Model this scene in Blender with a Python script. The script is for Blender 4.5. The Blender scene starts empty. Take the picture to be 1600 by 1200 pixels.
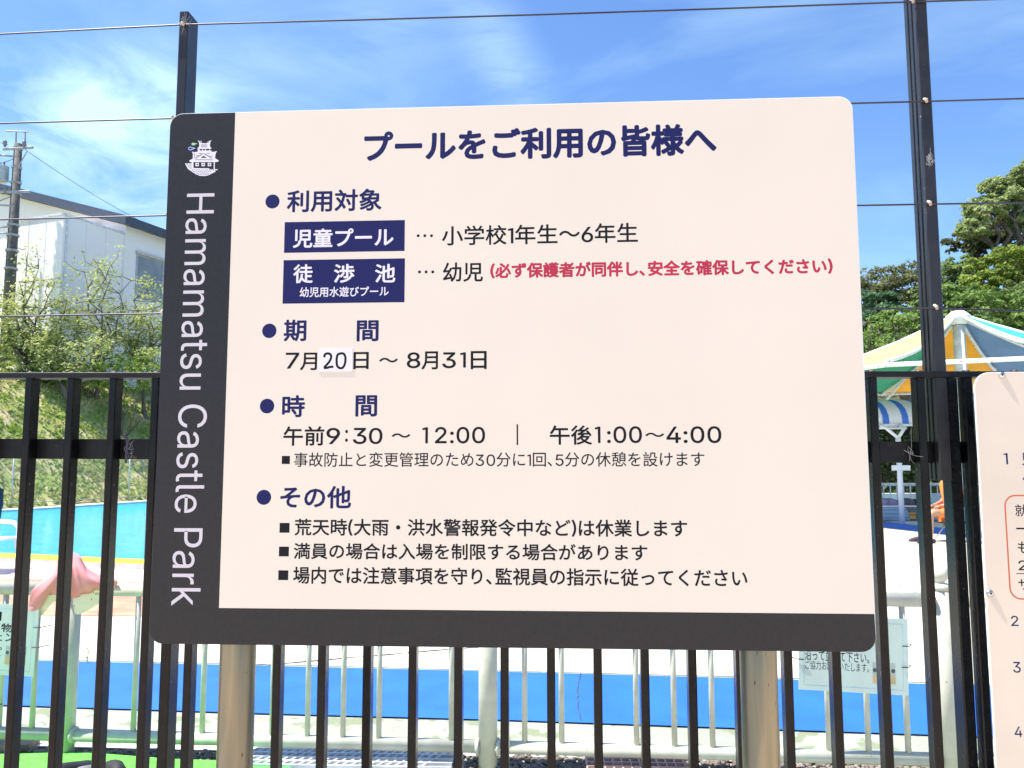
import bpy, bmesh, math, random, os
import numpy as np
from mathutils import Vector, Matrix
from mathutils.geometry import delaunay_2d_cdt

random.seed(4); RNG = np.random.default_rng(4)
SC = bpy.context.scene
COL = SC.collection
# ------------------------------------------------------------------ camera, sky, sun, exposure
FPX, PITCH, ROLL = 1200.0, math.radians(5.31), 0.0016
CAM = Vector((0, 0, 1.5))
_R = Vector((math.cos(ROLL), 0, -math.sin(ROLL)))
_F = Vector((0, math.cos(PITCH), math.sin(PITCH))); _F = (_F - _R * _F.dot(_R)).normalized()
_U = _R.cross(_F)
cd = bpy.data.cameras.new('camera'); cam = bpy.data.objects.new('camera', cd); COL.objects.link(cam)
cd.sensor_width = 36; cd.lens = 36 * FPX / 1600; cd.clip_start = 0.05; cd.clip_end = 2000
cam.matrix_world = Matrix(((_R.x, _U.x, -_F.x, CAM.x), (_R.y, _U.y, -_F.y, CAM.y), (_R.z, _U.z, -_F.z, CAM.z), (0, 0, 0, 1)))
SC.camera = cam

SUN_EL, SUN_AZ = math.radians(63), math.radians(-94.5)      # azimuth from +Y, clockwise positive
sun_dir = Vector((math.sin(SUN_AZ) * math.cos(SUN_EL), math.cos(SUN_AZ) * math.cos(SUN_EL), math.sin(SUN_EL)))
sd = bpy.data.lights.new('sun', 'SUN'); sun = bpy.data.objects.new('sun', sd); COL.objects.link(sun)
sd.energy = 4.9; sd.angle = math.radians(0.5); sd.color = (1.0, 0.95, 0.88)
sun.rotation_euler = (-sun_dir).to_track_quat('-Z', 'Y').to_euler()
sun.location = (-20, 5, 30)

world = bpy.data.worlds.new('World'); SC.world = world; world.use_nodes = True
nt = world.node_tree; N = nt.nodes; L = nt.links
for n in list(N): N.remove(n)
def wn(t, **k):
    n = N.new(t)
    for a, b in k.items(): setattr(n, a, b)
    return n
sky = wn('ShaderNodeTexSky', sky_type='NISHITA', sun_disc=False, sun_elevation=SUN_EL, sun_rotation=SUN_AZ,
         altitude=0, air_density=1.0, dust_density=0.6, ozone_density=2.0)
gam = wn('ShaderNodeMix', data_type='RGBA', blend_type='MULTIPLY'); gam.inputs[0].default_value = 1
gam.inputs[7].default_value = (0.76, 0.97, 1.24, 1)
L.new(sky.outputs[0], gam.inputs[6])
geo = wn('ShaderNodeTexCoord')
# thin wind-drawn cirrus: noise in a stretched direction space
mp = wn('ShaderNodeMapping'); mp.inputs['Rotation'].default_value = (0, math.radians(38), 0); mp.inputs['Scale'].default_value = (1.3, 1.5, 4.2)
L.new(geo.outputs['Generated'], mp.inputs[0])
n1 = wn('ShaderNodeTexNoise'); n1.inputs['Scale'].default_value = 2.1; n1.inputs['Detail'].default_value = 9; n1.inputs['Roughness'].default_value = .56; n1.inputs['Distortion'].default_value = .5
L.new(mp.outputs[0], n1.inputs['Vector'])
r1 = wn('ShaderNodeMapRange', clamp=True); r1.inputs[1].default_value = .5; r1.inputs[2].default_value = .78; r1.inputs[4].default_value = .28
L.new(n1.outputs[0], r1.inputs[0])
def ray(px, py): return _R * ((px - 800) / FPX) + _U * ((600 - py) / FPX) + _F
def cloud_patch(px, py, rx, ry, amt, rot):
    """a cloud bank lying in one direction of the sky; its edge is broken up by noise"""
    d = ray(px, py).normalized()
    a = math.atan2(d.x, d.y); e = math.asin(d.z)
    m = wn('ShaderNodeMapping', vector_type='POINT')
    s = wn('ShaderNodeVectorMath', operation='SUBTRACT'); s.inputs[1].default_value = d
    L.new(geo.outputs['Generated'], s.inputs[0])
    m.inputs['Rotation'].default_value = (0, rot, a * 0)
    rz = wn('ShaderNodeVectorRotate', rotation_type='Z_AXIS'); rz.inputs['Angle'].default_value = a
    L.new(s.outputs[0], rz.inputs['Vector']); L.new(rz.outputs[0], m.inputs[0])
    sc = wn('ShaderNodeVectorMath', operation='MULTIPLY'); sc.inputs[1].default_value = (FPX / rx, 1.2, FPX / ry)
    L.new(m.outputs[0], sc.inputs[0])
    ln = wn('ShaderNodeVectorMath', operation='LENGTH'); L.new(sc.outputs[0], ln.inputs[0])
    mr = wn('ShaderNodeMapRange', interpolation_type='SMOOTHSTEP'); mr.inputs[1].default_value = 1.25; mr.inputs[2].default_value = 0.0; mr.inputs[4].default_value = amt
    L.new(ln.outputs['Value'], mr.inputs[0])
    return mr.outputs[0]
n2 = wn('ShaderNodeTexNoise'); n2.inputs['Scale'].default_value = 3.4; n2.inputs['Detail'].default_value = 8; n2.inputs['Roughness'].default_value = .6; n2.inputs['Distortion'].default_value = .8
L.new(mp.outputs[0], n2.inputs['Vector'])
r2 = wn('ShaderNodeMapRange', clamp=True); r2.inputs[1].default_value = .36; r2.inputs[2].default_value = .66
L.new(n2.outputs[0], r2.inputs[0])
acc = r1.outputs[0]
for c in [(110, 150, 280, 66, .95, .32), (210, 285, 230, 120, .9, -.35), (790, 100, 60, 200, .34, .55), (560, 60, 160, 60, .3, .3), (1400, 300, 260, 60, .1, -.3), (330, 210, 190, 60, .5, .2)]:
    o = cloud_patch(*c)
    mu = wn('ShaderNodeMath', operation='MULTIPLY'); L.new(o, mu.inputs[0]); L.new(r2.outputs[0], mu.inputs[1])
    ad = wn('ShaderNodeMath', operation='ADD'); ad.use_clamp = True; L.new(acc, ad.inputs[0]); L.new(mu.outputs[0], ad.inputs[1]); acc = ad.outputs[0]
cm = wn('ShaderNodeMix', data_type='RGBA'); L.new(acc, cm.inputs[0]); L.new(gam.outputs[2], cm.inputs[6]); cm.inputs[7].default_value = (3.9, 5.6, 6.6, 1)
bg = wn('ShaderNodeBackground'); bg.inputs[1].default_value = 0.106; L.new(cm.outputs[2], bg.inputs[0])
wo = wn('ShaderNodeOutputWorld'); L.new(bg.outputs[0], wo.inputs[0])
SC.view_settings.view_transform = 'Standard'; SC.view_settings.look = 'None'
SC.view_settings.gamma = 1; SC.view_settings.use_curve_mapping = False
SC.view_settings.exposure = 0.98
SC.cycles.max_bounces = 8; SC.cycles.transparent_max_bounces = 8
SC.cycles.use_denoising = True

# ------------------------------------------------------------------ helpers
def at(px, py, Y):
    d = ray(px, py); return CAM + d * ((Y) / d.y)
def G(px, py, z=0.0):
    d = ray(px, py); return CAM + d * ((z - CAM.z) / d.z)
class Frame:
    """an upright plane turned by th about z; local u along, v away from the camera side, w up"""
    def __init__(s, th, O): s.th = th; s.O = Vector(O); s.ux = Vector((math.cos(th), -math.sin(th), 0)); s.n = Vector((math.sin(th), math.cos(th), 0))
    def hit(s, px, py, v=0.0):
        d = ray(px, py); o = s.O + s.n * v; t = (o - CAM).dot(s.n) / d.dot(s.n); q = CAM + d * t
        return (q - s.O).dot(s.ux), q.z - s.O.z
    def world(s, u, v, w): return s.O + s.ux * u + s.n * v + Vector((0, 0, w))

MATS = {}
def mat(name, col, rough=.6, metal=0, var=.12, scale=8.0, bump=0.0, bscale=60.0, spec=.5, col2=None, lo=.4, hi=.6, detail=5, stretch=None, transl=0, alpha=1, coat=0):
    if name in MATS: return MATS[name]
    m = bpy.data.materials.new(name); m.use_nodes = True; t = m.node_tree; nd = t.nodes; lk = t.links
    b = nd['Principled BSDF']; b.inputs['Roughness'].default_value = rough; b.inputs['Metallic'].default_value = metal
    b.inputs['Specular IOR Level'].default_value = spec
    if coat: b.inputs['Coat Weight'].default_value = coat; b.inputs['Coat Roughness'].default_value = .15
    tc = nd.new('ShaderNodeTexCoord'); src = tc.outputs['Object']
    if stretch:
        mp = nd.new('ShaderNodeMapping'); mp.inputs['Scale'].default_value = stretch; lk.new(src, mp.inputs[0]); src = mp.outputs[0]
    nz = nd.new('ShaderNodeTexNoise'); nz.inputs['Scale'].default_value = scale; nz.inputs['Detail'].default_value = detail; lk.new(src, nz.inputs['Vector'])
    cr = nd.new('ShaderNodeValToRGB'); cr.color_ramp.elements[0].position = lo; cr.color_ramp.elements[1].position = hi
    c2 = col2 or tuple(min(1, c * (1 + var)) for c in col); c1 = col if col2 else tuple(c * (1 - var) for c in col)
    cr.color_ramp.elements[0].color = (*c1, 1); cr.color_ramp.elements[1].color = (*c2, 1)
    lk.new(nz.outputs[0], cr.inputs[0]); lk.new(cr.outputs[0], b.inputs['Base Color'])
    if bump:
        n2 = nd.new('ShaderNodeTexNoise'); n2.inputs['Scale'].default_value = bscale; n2.inputs['Detail'].default_value = 4; lk.new(src, n2.inputs['Vector'])
        bp = nd.new('ShaderNodeBump'); bp.inputs['Strength'].default_value = bump; bp.inputs['Distance'].default_value = .01
        lk.new(n2.outputs[0], bp.inputs['Height']); lk.new(bp.outputs[0], b.inputs['Normal'])
    if transl:
        tr = nd.new('ShaderNodeBsdfTranslucent'); mx = nd.new('ShaderNodeMixShader'); mx.inputs[0].default_value = transl
        lk.new(cr.outputs[0], tr.inputs[0]); lk.new(b.outputs[0], mx.inputs[1]); lk.new(tr.outputs[0], mx.inputs[2]); lk.new(mx.outputs[0], nd['Material Output'].inputs[0])
    MATS[name] = m; return m
def speck(m, col, scale, thr, size_lo=.0, stretch=None):
    """sprinkle chips / stains of another colour over an existing material"""
    t = m.node_tree; nd = t.nodes; lk = t.links; b = nd['Principled BSDF']
    old = b.inputs['Base Color'].links[0].from_socket
    tc = nd.new('ShaderNodeTexCoord'); src = tc.outputs['Object']
    if stretch:
        mp = nd.new('ShaderNodeMapping'); mp.inputs['Scale'].default_value = stretch; lk.new(src, mp.inputs[0]); src = mp.outputs[0]
    nz = nd.new('ShaderNodeTexNoise'); nz.inputs['Scale'].default_value = scale; nz.inputs['Detail'].default_value = 3; lk.new(src, nz.inputs['Vector'])
    mr = nd.new('ShaderNodeMapRange'); mr.inputs[1].default_value = thr; mr.inputs[2].default_value = thr + .04; lk.new(nz.outputs[0], mr.inputs[0])
    mx = nd.new('ShaderNodeMix'); mx.data_type = 'RGBA'; lk.new(mr.outputs[0], mx.inputs[0]); lk.new(old, mx.inputs[6]); mx.inputs[7].default_value = (*col, 1)
    lk.new(mx.outputs[2], b.inputs['Base Color']); return m

class MB:
    def __init__(s): s.v = []; s.f = []; s.mi = []; s.cur = 0
    def add(s, vs, fs):
        k = len(s.v); s.v += [tuple(v) for v in vs]; s.f += [tuple(i + k for i in f) for f in fs]; s.mi += [s.cur] * len(fs)
    def box(s, a, b):
        x0, y0, z0 = a; x1, y1, z1 = b
        s.add([(x0, y0, z0), (x1, y0, z0), (x1, y1, z0), (x0, y1, z0), (x0, y0, z1), (x1, y0, z1), (x1, y1, z1), (x0, y1, z1)],
              [(0, 3, 2, 1), (4, 5, 6, 7), (0, 1, 5, 4), (1, 2, 6, 5), (2, 3, 7, 6), (3, 0, 4, 7)]); return s
    def beam(s, p, q, w, h, ch=0.0, up=(0, 0, 1)):
        """a rectangular bar from p to q, w wide across and h along 'up', corners chamfered by ch"""
        p = Vector(p); q = Vector(q); d = (q - p).normalized(); up = Vector(up)
        sx = d.cross(up)
        if sx.length < 1e-5: sx = Vector((1, 0, 0))
        sx.normalize(); sy = sx.cross(d).normalized()
        a, b = w / 2, h / 2
        pr = [(-a, -b), (a, -b), (a, b), (-a, b)] if not ch else [(-a + ch, -b), (a - ch, -b), (a, -b + ch), (a, b - ch), (a - ch, b), (-a + ch, b), (-a, b - ch), (-a, -b + ch)]
        n = len(pr); vs = [p + sx * x + sy * y for x, y in pr] + [q + sx * x + sy * y for x, y in pr]
        s.add(vs, [(i, (i + 1) % n, (i + 1) % n + n, i + n) for i in range(n)] + [tuple(range(n))[::-1], tuple(range(n, 2 * n))]); return s
    def tube(s, pts, r, n=8, cap=True):
        pts = [Vector(p) for p in pts]; k0 = len(s.v); rr = r if isinstance(r, (list, tuple)) else [r] * len(pts)
        ref = None; vs = []
        for i, p in enumerate(pts):
            d = (pts[min(i + 1, len(pts) - 1)] - pts[max(i - 1, 0)]).normalized()
            if ref is None: ref = Vector((0, 0, 1)) if abs(d.z) < .9 else Vector((1, 0, 0))
            a = (ref - d * ref.dot(d)).normalized(); b = d.cross(a); ref = a
            vs += [p + (a * math.cos(2 * math.pi * j / n) + b * math.sin(2 * math.pi * j / n)) * rr[i] for j in range(n)]
        fs = [(i * n + j, i * n + (j + 1) % n, (i + 1) * n + (j + 1) % n, (i + 1) * n + j) for i in range(len(pts) - 1) for j in range(n)]
        if cap: fs += [tuple(range(n))[::-1], tuple(range((len(pts) - 1) * n, len(pts) * n))]
        s.add(vs, fs); return s
    def lathe(s, c, prof, n=16):
        c = Vector(c); vs = []
        for r, z in prof: vs += [c + Vector((r * math.cos(2 * math.pi * j / n), r * math.sin(2 * math.pi * j / n), z)) for j in range(n)]
        s.add(vs, [(i * n + j, i * n + (j + 1) % n, (i + 1) * n + (j + 1) % n, (i + 1) * n + j) for i in range(len(prof) - 1) for j in range(n)]); return s
    def disc(s, u, w, r, v, n=28):          # flat print facing -v
        s.add([(u + r * math.cos(2 * math.pi * j / n), v, w + r * math.sin(2 * math.pi * j / n)) for j in range(n)], [tuple(range(n))]); return s
    def poly(s, pts, v):
        s.add([(u, v, w) for u, w in pts], [tuple(range(len(pts)))]); return s
    def prism(s, pts, v0, v1):
        n = len(pts); s.add([(u, v0, w) for u, w in pts] + [(u, v1, w) for u, w in pts],
              [tuple(range(n)), tuple(range(n, 2 * n))[::-1]] + [(i, i + n, (i + 1) % n + n, (i + 1) % n) for i in range(n)]); return s
    def build(s, name, m, parent=None, smooth=False, offset=None):
        me = bpy.data.meshes.new(name)
        vs = s.v if offset is None else [(a - offset[0], b - offset[1], c - offset[2]) for a, b, c in s.v]
        me.from_pydata(vs, [], s.f)
        for x in (m if isinstance(m, list) else [m]): me.materials.append(x)
        if isinstance(m, list): me.polygons.foreach_set('material_index', s.mi)
        if smooth: me.polygons.foreach_set('use_smooth', [True] * len(me.polygons))
        me.update(); return link(name, me, parent, None if offset is None else offset)
def link(name, me, parent=None, loc=None):
    o = bpy.data.objects.new(name, me); COL.objects.link(o)
    if parent is not None: o.parent = parent
    if loc is not None: o.location = loc
    return o
def smooth_by_angle(o, deg=35):
    me = o.data; me.polygons.foreach_set('use_smooth', [True] * len(me.polygons))
    try: me.set_sharp_from_angle(angle=math.radians(deg))
    except Exception: pass
    return o
def thing(name, label, cat, loc=(0, 0, 0), rz=0, group=None):
    o = bpy.data.objects.new(name, None); COL.objects.link(o); o.location = loc; o.rotation_euler = (0, 0, rz)
    o.empty_display_size = .1; o['label'] = label; o['category'] = cat
    if group: o['group'] = group
    return o
def tag(o, label=None, cat=None, group=None, kind=None):
    for k, v in (('label', label), ('category', cat), ('group', group), ('kind', kind)):
        if v: o[k] = v
    return o
def npmesh(name, V, F, m, parent=None):
    """V (n,3) float, F (k,c) int: fast mesh"""
    me = bpy.data.meshes.new(name); k, c = F.shape
    me.vertices.add(len(V)); me.vertices.foreach_set('co', V.astype(np.float32).ravel())
    me.loops.add(k * c); me.loops.foreach_set('vertex_index', F.astype(np.int32).ravel())
    me.polygons.add(k); me.polygons.foreach_set('loop_start', np.arange(0, k * c, c, dtype=np.int32))
    me.polygons.foreach_set('loop_total', np.full(k, c, dtype=np.int32))
    for x in (m if isinstance(m, list) else [m]): me.materials.append(x)
    me.update(calc_edges=True); return link(name, me, parent)

# ------------------------------------------------------------------ materials
M_ground = mat('pale_concrete', (.33, .34, .27), .85, var=.1, scale=1.4, bump=.3, bscale=40, detail=9)
speck(M_ground, (.22, .25, .15), 5.0, .56); speck(M_ground, (.34, .46, .38), 7.0, .58)
M_path = mat('sandy_paving', (.62, .50, .39), .9, var=.12, scale=3, bump=.3)
M_deck = mat('cream_painted_deck', (.60, .58, .46), .75, var=.06, scale=2.2, bump=.1)
speck(M_deck, (.50, .42, .24), 2.4, .66, stretch=(1, 3, 1))
M_blue = mat('blue_floor_paint', (.020, .135, .56), .6, var=.07, scale=3, bump=.1)
M_terra = mat('terracotta_floor_paint', (.60, .27, .17), .8, var=.2, scale=3)
M_pinkw = mat('faded_pink_paint', (.80, .62, .56), .8, var=.1, scale=4)
M_yellow = mat('yellow_edge_paint', (.85, .68, .03), .6, var=.06)
M_whitec = mat('white_edge_concrete', (.72, .70, .64), .75, var=.07)
M_black = mat('black_gloss_paint', (.006, .0058, .0058), .22, var=.3, scale=30, bump=.05, bscale=120, spec=.22)
speck(M_black, (.22, .21, .2), 160, .72); speck(M_black, (.10, .05, .03), 30, .72)
M_wire = mat('steel_strand', (.05, .045, .06), .4, metal=.5, var=.2)
M_rail = mat('pale_green_pipe_paint', (.54, .54, .44), .42, var=.07, scale=12, bump=.05, spec=.5)
speck(M_rail, (.22, .15, .08), 30, .72)
M_pipe = mat('worn_pipe_painted_shading', (.150, .155, .120), .3, metal=.55, col2=(.30, .245, .15), lo=.4, hi=.62, scale=26, stretch=(1, 1, .06), bump=.05, bscale=200)  # pipe reflections and edge shading put into the colour as vertical tan and green-grey bands
speck(M_pipe, (.07, .04, .02), 230, .69, stretch=(1, 1, .22))
M_panel = mat('off_white_sign_panel', (.760, .665, .535), .45, var=.012, scale=3, spec=.35)
M_panel2 = mat('cream_sign_panel', (.745, .635, .50), .45, var=.03, scale=5, spec=.35)
speck(M_panel, (.66, .58, .46), 70, .775)
speck(M_panel2, (.5, .42, .34), 45, .74)
M_edge = mat('sign_edge_white', (.85, .85, .84), .35, var=.02)
M_dark = mat('charcoal_sign_film', (.021, .019, .0195), .42, var=.08, scale=120, spec=.3)
M_navy = mat('navy_print', (.012, .014, .088), .6, var=.03, spec=.2)
M_ink = mat('black_print', (.007, .0075, .010), .6, var=.05, spec=.2)
M_red = mat('crimson_print', (.46, .016, .05), .5, var=.05)
M_vprint = mat('grey_white_print', (.60, .55, .56), .5, var=.02)
M_wprint = mat('white_print', (.74, .70, .72), .5, var=.02)
M_label = mat('white_plate', (.76, .715, .69), .4, var=.02)
M_steel = mat('stainless', (.6, .58, .55), .3, metal=1, var=.1)
M_orange = mat('orange_print', (.60, .13, .05), .5, var=.05)

# ------------------------------------------------------------------ lettering
_fi = None
try:
    _p = os.path.join(bpy.utils.resource_path('LOCAL'), 'datafiles', 'fonts', 'Inter.woff2')
    if os.path.exists(_p): _fi = bpy.data.fonts.load(_p)
except Exception: _fi = None
_RC = {}
def _raw(s, latin=False, off=0.0):
    """outline of a string, filled by the non-zero winding rule"""
    if (s, latin, off) in _RC: return _RC[(s, latin, off)]
    c = bpy.data.curves.new('tmp', 'FONT'); c.body = s; c.resolution_u = 3; c.fill_mode = 'NONE'
    if latin and _fi: c.font = _fi
    c.offset = off
    o = bpy.data.objects.new('tmp', c); COL.objects.link(o)
    dg = bpy.context.evaluated_depsgraph_get(); me = bpy.data.meshes.new_from_object(o.evaluated_get(dg))
    V = np.zeros(len(me.vertices) * 3); me.vertices.foreach_get('co', V); V = V.reshape(-1, 3)[:, :2].copy()
    adj = {}
    for e in me.edges: a, b = e.vertices; adj.setdefault(a, []).append(b); adj.setdefault(b, []).append(a)
    COL.objects.unlink(o); bpy.data.objects.remove(o); bpy.data.curves.remove(c)
    loops = []; seen = set()
    for st in sorted(adj):
        if st in seen: continue
        lp = [st]; seen.add(st); nx = st + 1 if st + 1 in adj[st] else adj[st][0]
        while nx not in seen:
            seen.add(nx); lp.append(nx); c2 = [q for q in adj[nx] if q not in seen]
            if not c2: break
            nx = nx + 1 if nx + 1 in c2 else c2[0]
        if len(lp) > 2: loops.append(lp)
    bpy.data.meshes.remove(me)
    def sa(lp): P = V[lp]; return .5 * float(np.sum(P[:, 0] * np.roll(P[:, 1], -1) - np.roll(P[:, 0], -1) * P[:, 1]))
    groups = []       # loops that share x range belong to one glyph
    for lp in sorted(loops, key=lambda l: V[l][:, 0].min()):
        a, b = V[lp][:, 0].min(), V[lp][:, 0].max()
        if groups and a < groups[-1][1] - 1e-4: groups[-1][0].append(lp); groups[-1][1] = max(groups[-1][1], b)
        else: groups.append([[lp], b])
    OV = []; OF = []; k = 0; chars = s.replace(' ', '')
    for gi, (lps, _) in enumerate(groups):
        if latin and len(groups) == len(chars) and chars[gi] == '1':      # a plain sans serif 1: stem with a short flag
            P = np.vstack([V[l] for l in lps]); x0, x1, y0, y1 = P[:, 0].min(), P[:, 0].max(), P[:, 1].min(), P[:, 1].max(); h = y1 - y0; w = .115 * h; xr = (x0 + x1) / 2 + .12 * h
            OV += [(xr - w, y0), (xr, y0), (xr, y1), (xr - w * .75, y1), (xr - w - .17 * h, y1 - .06 * h), (xr - w - .17 * h, y1 - .15 * h), (xr - w, y1 - .12 * h)]; OF.append(tuple(range(k, k + 7))); k += 7; continue
        sg = [1 if sa(l) > 0 else -1 for l in lps]
        vs = []; fc = []
        for l, g_ in zip(lps, sg):
            l = l if g_ > 0 else l[::-1]; fc.append(list(range(len(vs), len(vs) + len(l)))); vs += [Vector(V[i]) for i in l]
        ov, oe, of, _a, _b, idf = delaunay_2d_cdt(vs, [], fc, 0, 1e-6, True)
        keep = [tuple(f) for f, ids in zip(of, idf) if sum(sg[i] for i in ids) != 0]
        OV += [(v.x, v.y) for v in ov]; OF += [tuple(i + k for i in f) for f in keep]; k += len(ov)
    if not OV: r = (np.zeros((0, 2)), [])
    else: r = (np.array(OV), OF)
    _RC[(s, latin, off)] = r; return r
_k = _raw('国')[0]; KH = np.ptp(_k[:, 1]); KB = _k[:, 1].min(); EM = np.ptp(_raw('国国')[0][:, 0]) - np.ptp(_k[:, 0])
_l = _raw('0', True)[0]; LH = np.ptp(_l[:, 1])
def glyphs(s, lat_w=1.0):
    """mixed Japanese / Latin line -> outline in em units"""
    runs = []; 
    for ch in s:
        t = ch.isascii() and ch != ' '
        if runs and runs[-1][0] == t: runs[-1][1] += ch
        else: runs.append([t, ch])
    x = 0.0; VV = []; FF = []; k = 0
    for t, r in runs:
        V, F = _raw(r, t)
        if t:
            sc = KH * .84 / LH; V = V * sc; par = r in '()'
            if len(V):
                w = np.ptp(V[:, 0]) * 1.1; V[:, 0] = (V[:, 0] - V[:, 0].min()) * 1.1 + x + EM * .05
                if not par: V[:, 1] += KB + KH * .06
                else: V[:, 1] = (V[:, 1] - V[:, 1].min()) / np.ptp(V[:, 1]) * KH * 1.02 + KB
                x += w + EM * .1
        else:
            if len(V): V[:, 0] += x
            x += sum(.5 if c in '､ ' else 1 for c in r) * EM
        VV.append(V); FF += [tuple(i + k for i in f) for f in F]; k += len(V)
    return np.vstack(VV) / EM, FF
def stamp(V, F, r):
    if r <= 0: return [(V, 0)]
    out = [(V, 0)]; n = 8
    for i in range(n):
        a = 2 * math.pi * i / n; out.append((V + np.array([math.cos(a) * r, math.sin(a) * r]), (i + 1) * 2.5e-6))
    return out
def lettering(s, u0, u1, w0, w1, m, parent, weight=.02, v=-.0004, label=None, vertical=False, name='lettering', raw=None, xs=None):
    V, F = raw if raw else glyphs(s)
    a, b = V[:, 0].min() - weight, V[:, 0].max() + weight; c, d = V[:, 1].min() - weight, V[:, 1].max() + weight
    mb = MB()
    for P, dz in stamp(V, F, weight):
        X = (P[:, 0] - a) / (b - a); Y = (P[:, 1] - c) / (d - c)
        if vertical: uu = u0 + Y * (u1 - u0); ww = w1 - X * (w1 - w0)
        else: uu = u0 + X * (u1 - u0); ww = w0 + Y * (w1 - w0)
        mb.add([(float(p), v - dz, float(q)) for p, q in zip(uu, ww)], F)
    o = mb.build(name, m, parent)
    if label: o['label'] = label
    return o

# ------------------------------------------------------------------ the setting: ground, bands, pool
def sheet(name, pts, z, m, kind='structure', n=None):
    mb = MB(); mb.add([(p[0], p[1], z) for p in pts], [tuple(range(len(pts)))]); o = mb.build(name, m); o['kind'] = kind; return o
sheet('ground', [(-400, -60), (400, -60), (400, 700), (-400, 700)], 0, M_ground)
sheet('path', [(-30, -30), (30, -30), (30, 2.6), (-30, 3.0)], .004, M_path)
def gpt(px, py): p = G(px, py); return (p.x, p.y)
def band(name, far, near, z, m):
    """painted strip on the ground through far/near pixel rows, carried on straight past the frame"""
    f = [gpt(*q) for q in far]; nn = [gpt(*q) for q in near]
    def ext(a, b, t): return (b[0] + (b[0] - a[0]) * t, b[1] + (b[1] - a[1]) * t)
    f = [ext(f[1], f[0], 1.2)] + f + [ext(f[-2], f[-1], .8)]; nn = [ext(nn[1], nn[0], 1.2)] + nn + [ext(nn[-2], nn[-1], .8)]
    return sheet(name, f + nn[::-1], z, m)
deck_far = [(0, 775), (400, 800), (900, 800), (1600, 812)]
# cream deck between the blue strip and the pool
sheet('deck', [(-9, 7.3), gpt(0, 1030), gpt(400, 1038), gpt(800, 1049), gpt(1200, 1059), gpt(1600, 1072), (9, 4.0), (30, 3), (30, 34), (-6, 34), (-9.5, 16), (-9, 10)], .004, M_deck)
band('blue_paint_strip', [(0, 1033), (400, 1042), (800, 1052), (1200, 1063), (1600, 1076)], [(0, 1104), (400, 1117), (800, 1128), (1200, 1142), (1600, 1156)], .010, M_blue)
band('terracotta_paint_strip', [(0, 905), (230, 912)], [(0, 962), (230, 964)], .009, M_terra)
band('blue_paint_line', [(1385, 816), (1600, 839)], [(1385, 825), (1600, 849)], .009, M_blue)
M_joint = mat('dirty_joint', (.07, .07, .06), .95, var=.3)
def crack(pix, z, w, seed):
    rr = random.Random(seed); P_ = [Vector(gpt(*q)) for q in pix]; pts = []
    for a, b in zip(P_, P_[1:]):
        for k in range(8): pts.append(a.lerp(b, k / 8) + Vector((rr.gauss(0, .004), rr.gauss(0, .004))))
    pts.append(P_[-1]); mb = MB(); V = []
    for i, p in enumerate(pts):
        d = (pts[min(i + 1, len(pts) - 1)] - pts[max(i - 1, 0)]).normalized(); n = Vector((-d.y, d.x)) * w * rr.uniform(.4, 1.2); V += [(p.x + n.x, p.y + n.y, z), (p.x - n.x, p.y - n.y, z)]
    mb.add(V, [(2 * i, 2 * i + 1, 2 * i + 3, 2 * i + 2) for i in range(len(pts) - 1)]); mb.build('floor_crack', M_joint)['kind'] = 'structure'
crack([(395, 1042), (560, 1028), (700, 1016), (860, 1004)], .0085, .011, 1); crack([(906, 1054), (902, 1090), (907, 1129)], .0145, .0025, 2); crack([(1380, 905), (1440, 930), (1520, 950)], .0085, .005, 3)
r = np.random.default_rng(21); mb = MB()
for cx_, cy_, n in ((812, 1036, 60), (540, 1029, 26), (668, 1018, 20), (300, 1000, 20), (1010, 1040, 24)):
    for k in range(n):
        p = G(cx_ + r.normal(0, 14), cy_ + r.normal(0, 4)); a = r.uniform(0, 3.14); L_ = r.uniform(.006, .03); d = Vector((math.cos(a), math.sin(a), 0)) * L_; s_ = Vector((-d.y, d.x, 0)) * .12; q = Vector((p.x, p.y, .012)); mb.add([q - d, q - s_, q + d, q + s_], [(0, 1, 2, 3)])
o = mb.build('leaf_litter', mat('dry_litter', (.34, .26, .13), .9, var=.4)); tag(o, 'scattered dry leaf scraps on the pale pool deck above the blue strip', 'leaf litter', kind='stuff')
# pool: raised rim round a water sheet
pool_pts = [(-24, 14.5), (-17, 12.9), (-11.5, 12.0), (-7.53, 11.47), (-5.01, 10.75), (-2, 10.5), (1, 11.1), (2.9, 12.6), (3.3, 15), (2.0, 19), (-1, 23), (-5, 26.5), (-9, 27.5), (-11.5, 24.5), (-13.5, 20.5), (-17, 18.6), (-24, 17.5)]
def spline(pts, k=5):
    n = len(pts); out = []
    for i in range(n):
        p = [Vector((*pts[(i + j) % n], 0)) for j in (-1, 0, 1, 2)]
        for t in range(k):
            s = t / k; out.append(.5 * ((2 * p[1]) + (p[2] - p[0]) * s + (2 * p[0] - 5 * p[1] + 4 * p[2] - p[3]) * s * s + (-p[0] + 3 * p[1] - 3 * p[2] + p[3]) * s ** 3))
    return out
PL = spline(pool_pts)
def offs(P, d):
    n = len(P); out = []
    for i in range(n):
        t = (P[(i + 1) % n] - P[i - 1]).normalized(); out.append(P[i] + Vector((t.y, -t.x, 0)) * d)
    return out
def ring(name, a, b, z0, z1, m, kind='structure'):
    mb = MB(); n = len(a)
    vs = [(p.x, p.y, z1) for p in a] + [(p.x, p.y, z1) for p in b] + [(p.x, p.y, z0) for p in a] + [(p.x, p.y, z0) for p in b]
    fs = []
    for i in range(n):
        j = (i + 1) % n
        fs += [(i, j, n + j, n + i), (2 * n + i, 2 * n + j, j, i), (n + i, n + j, 3 * n + j, 3 * n + i)]
    mb.add(vs, fs); o = mb.build(name, m); o['kind'] = kind; return o
ring('pool_edge', PL, offs(PL, .42), -.05, .085, M_whitec)
n_ = len(PL)
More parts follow.
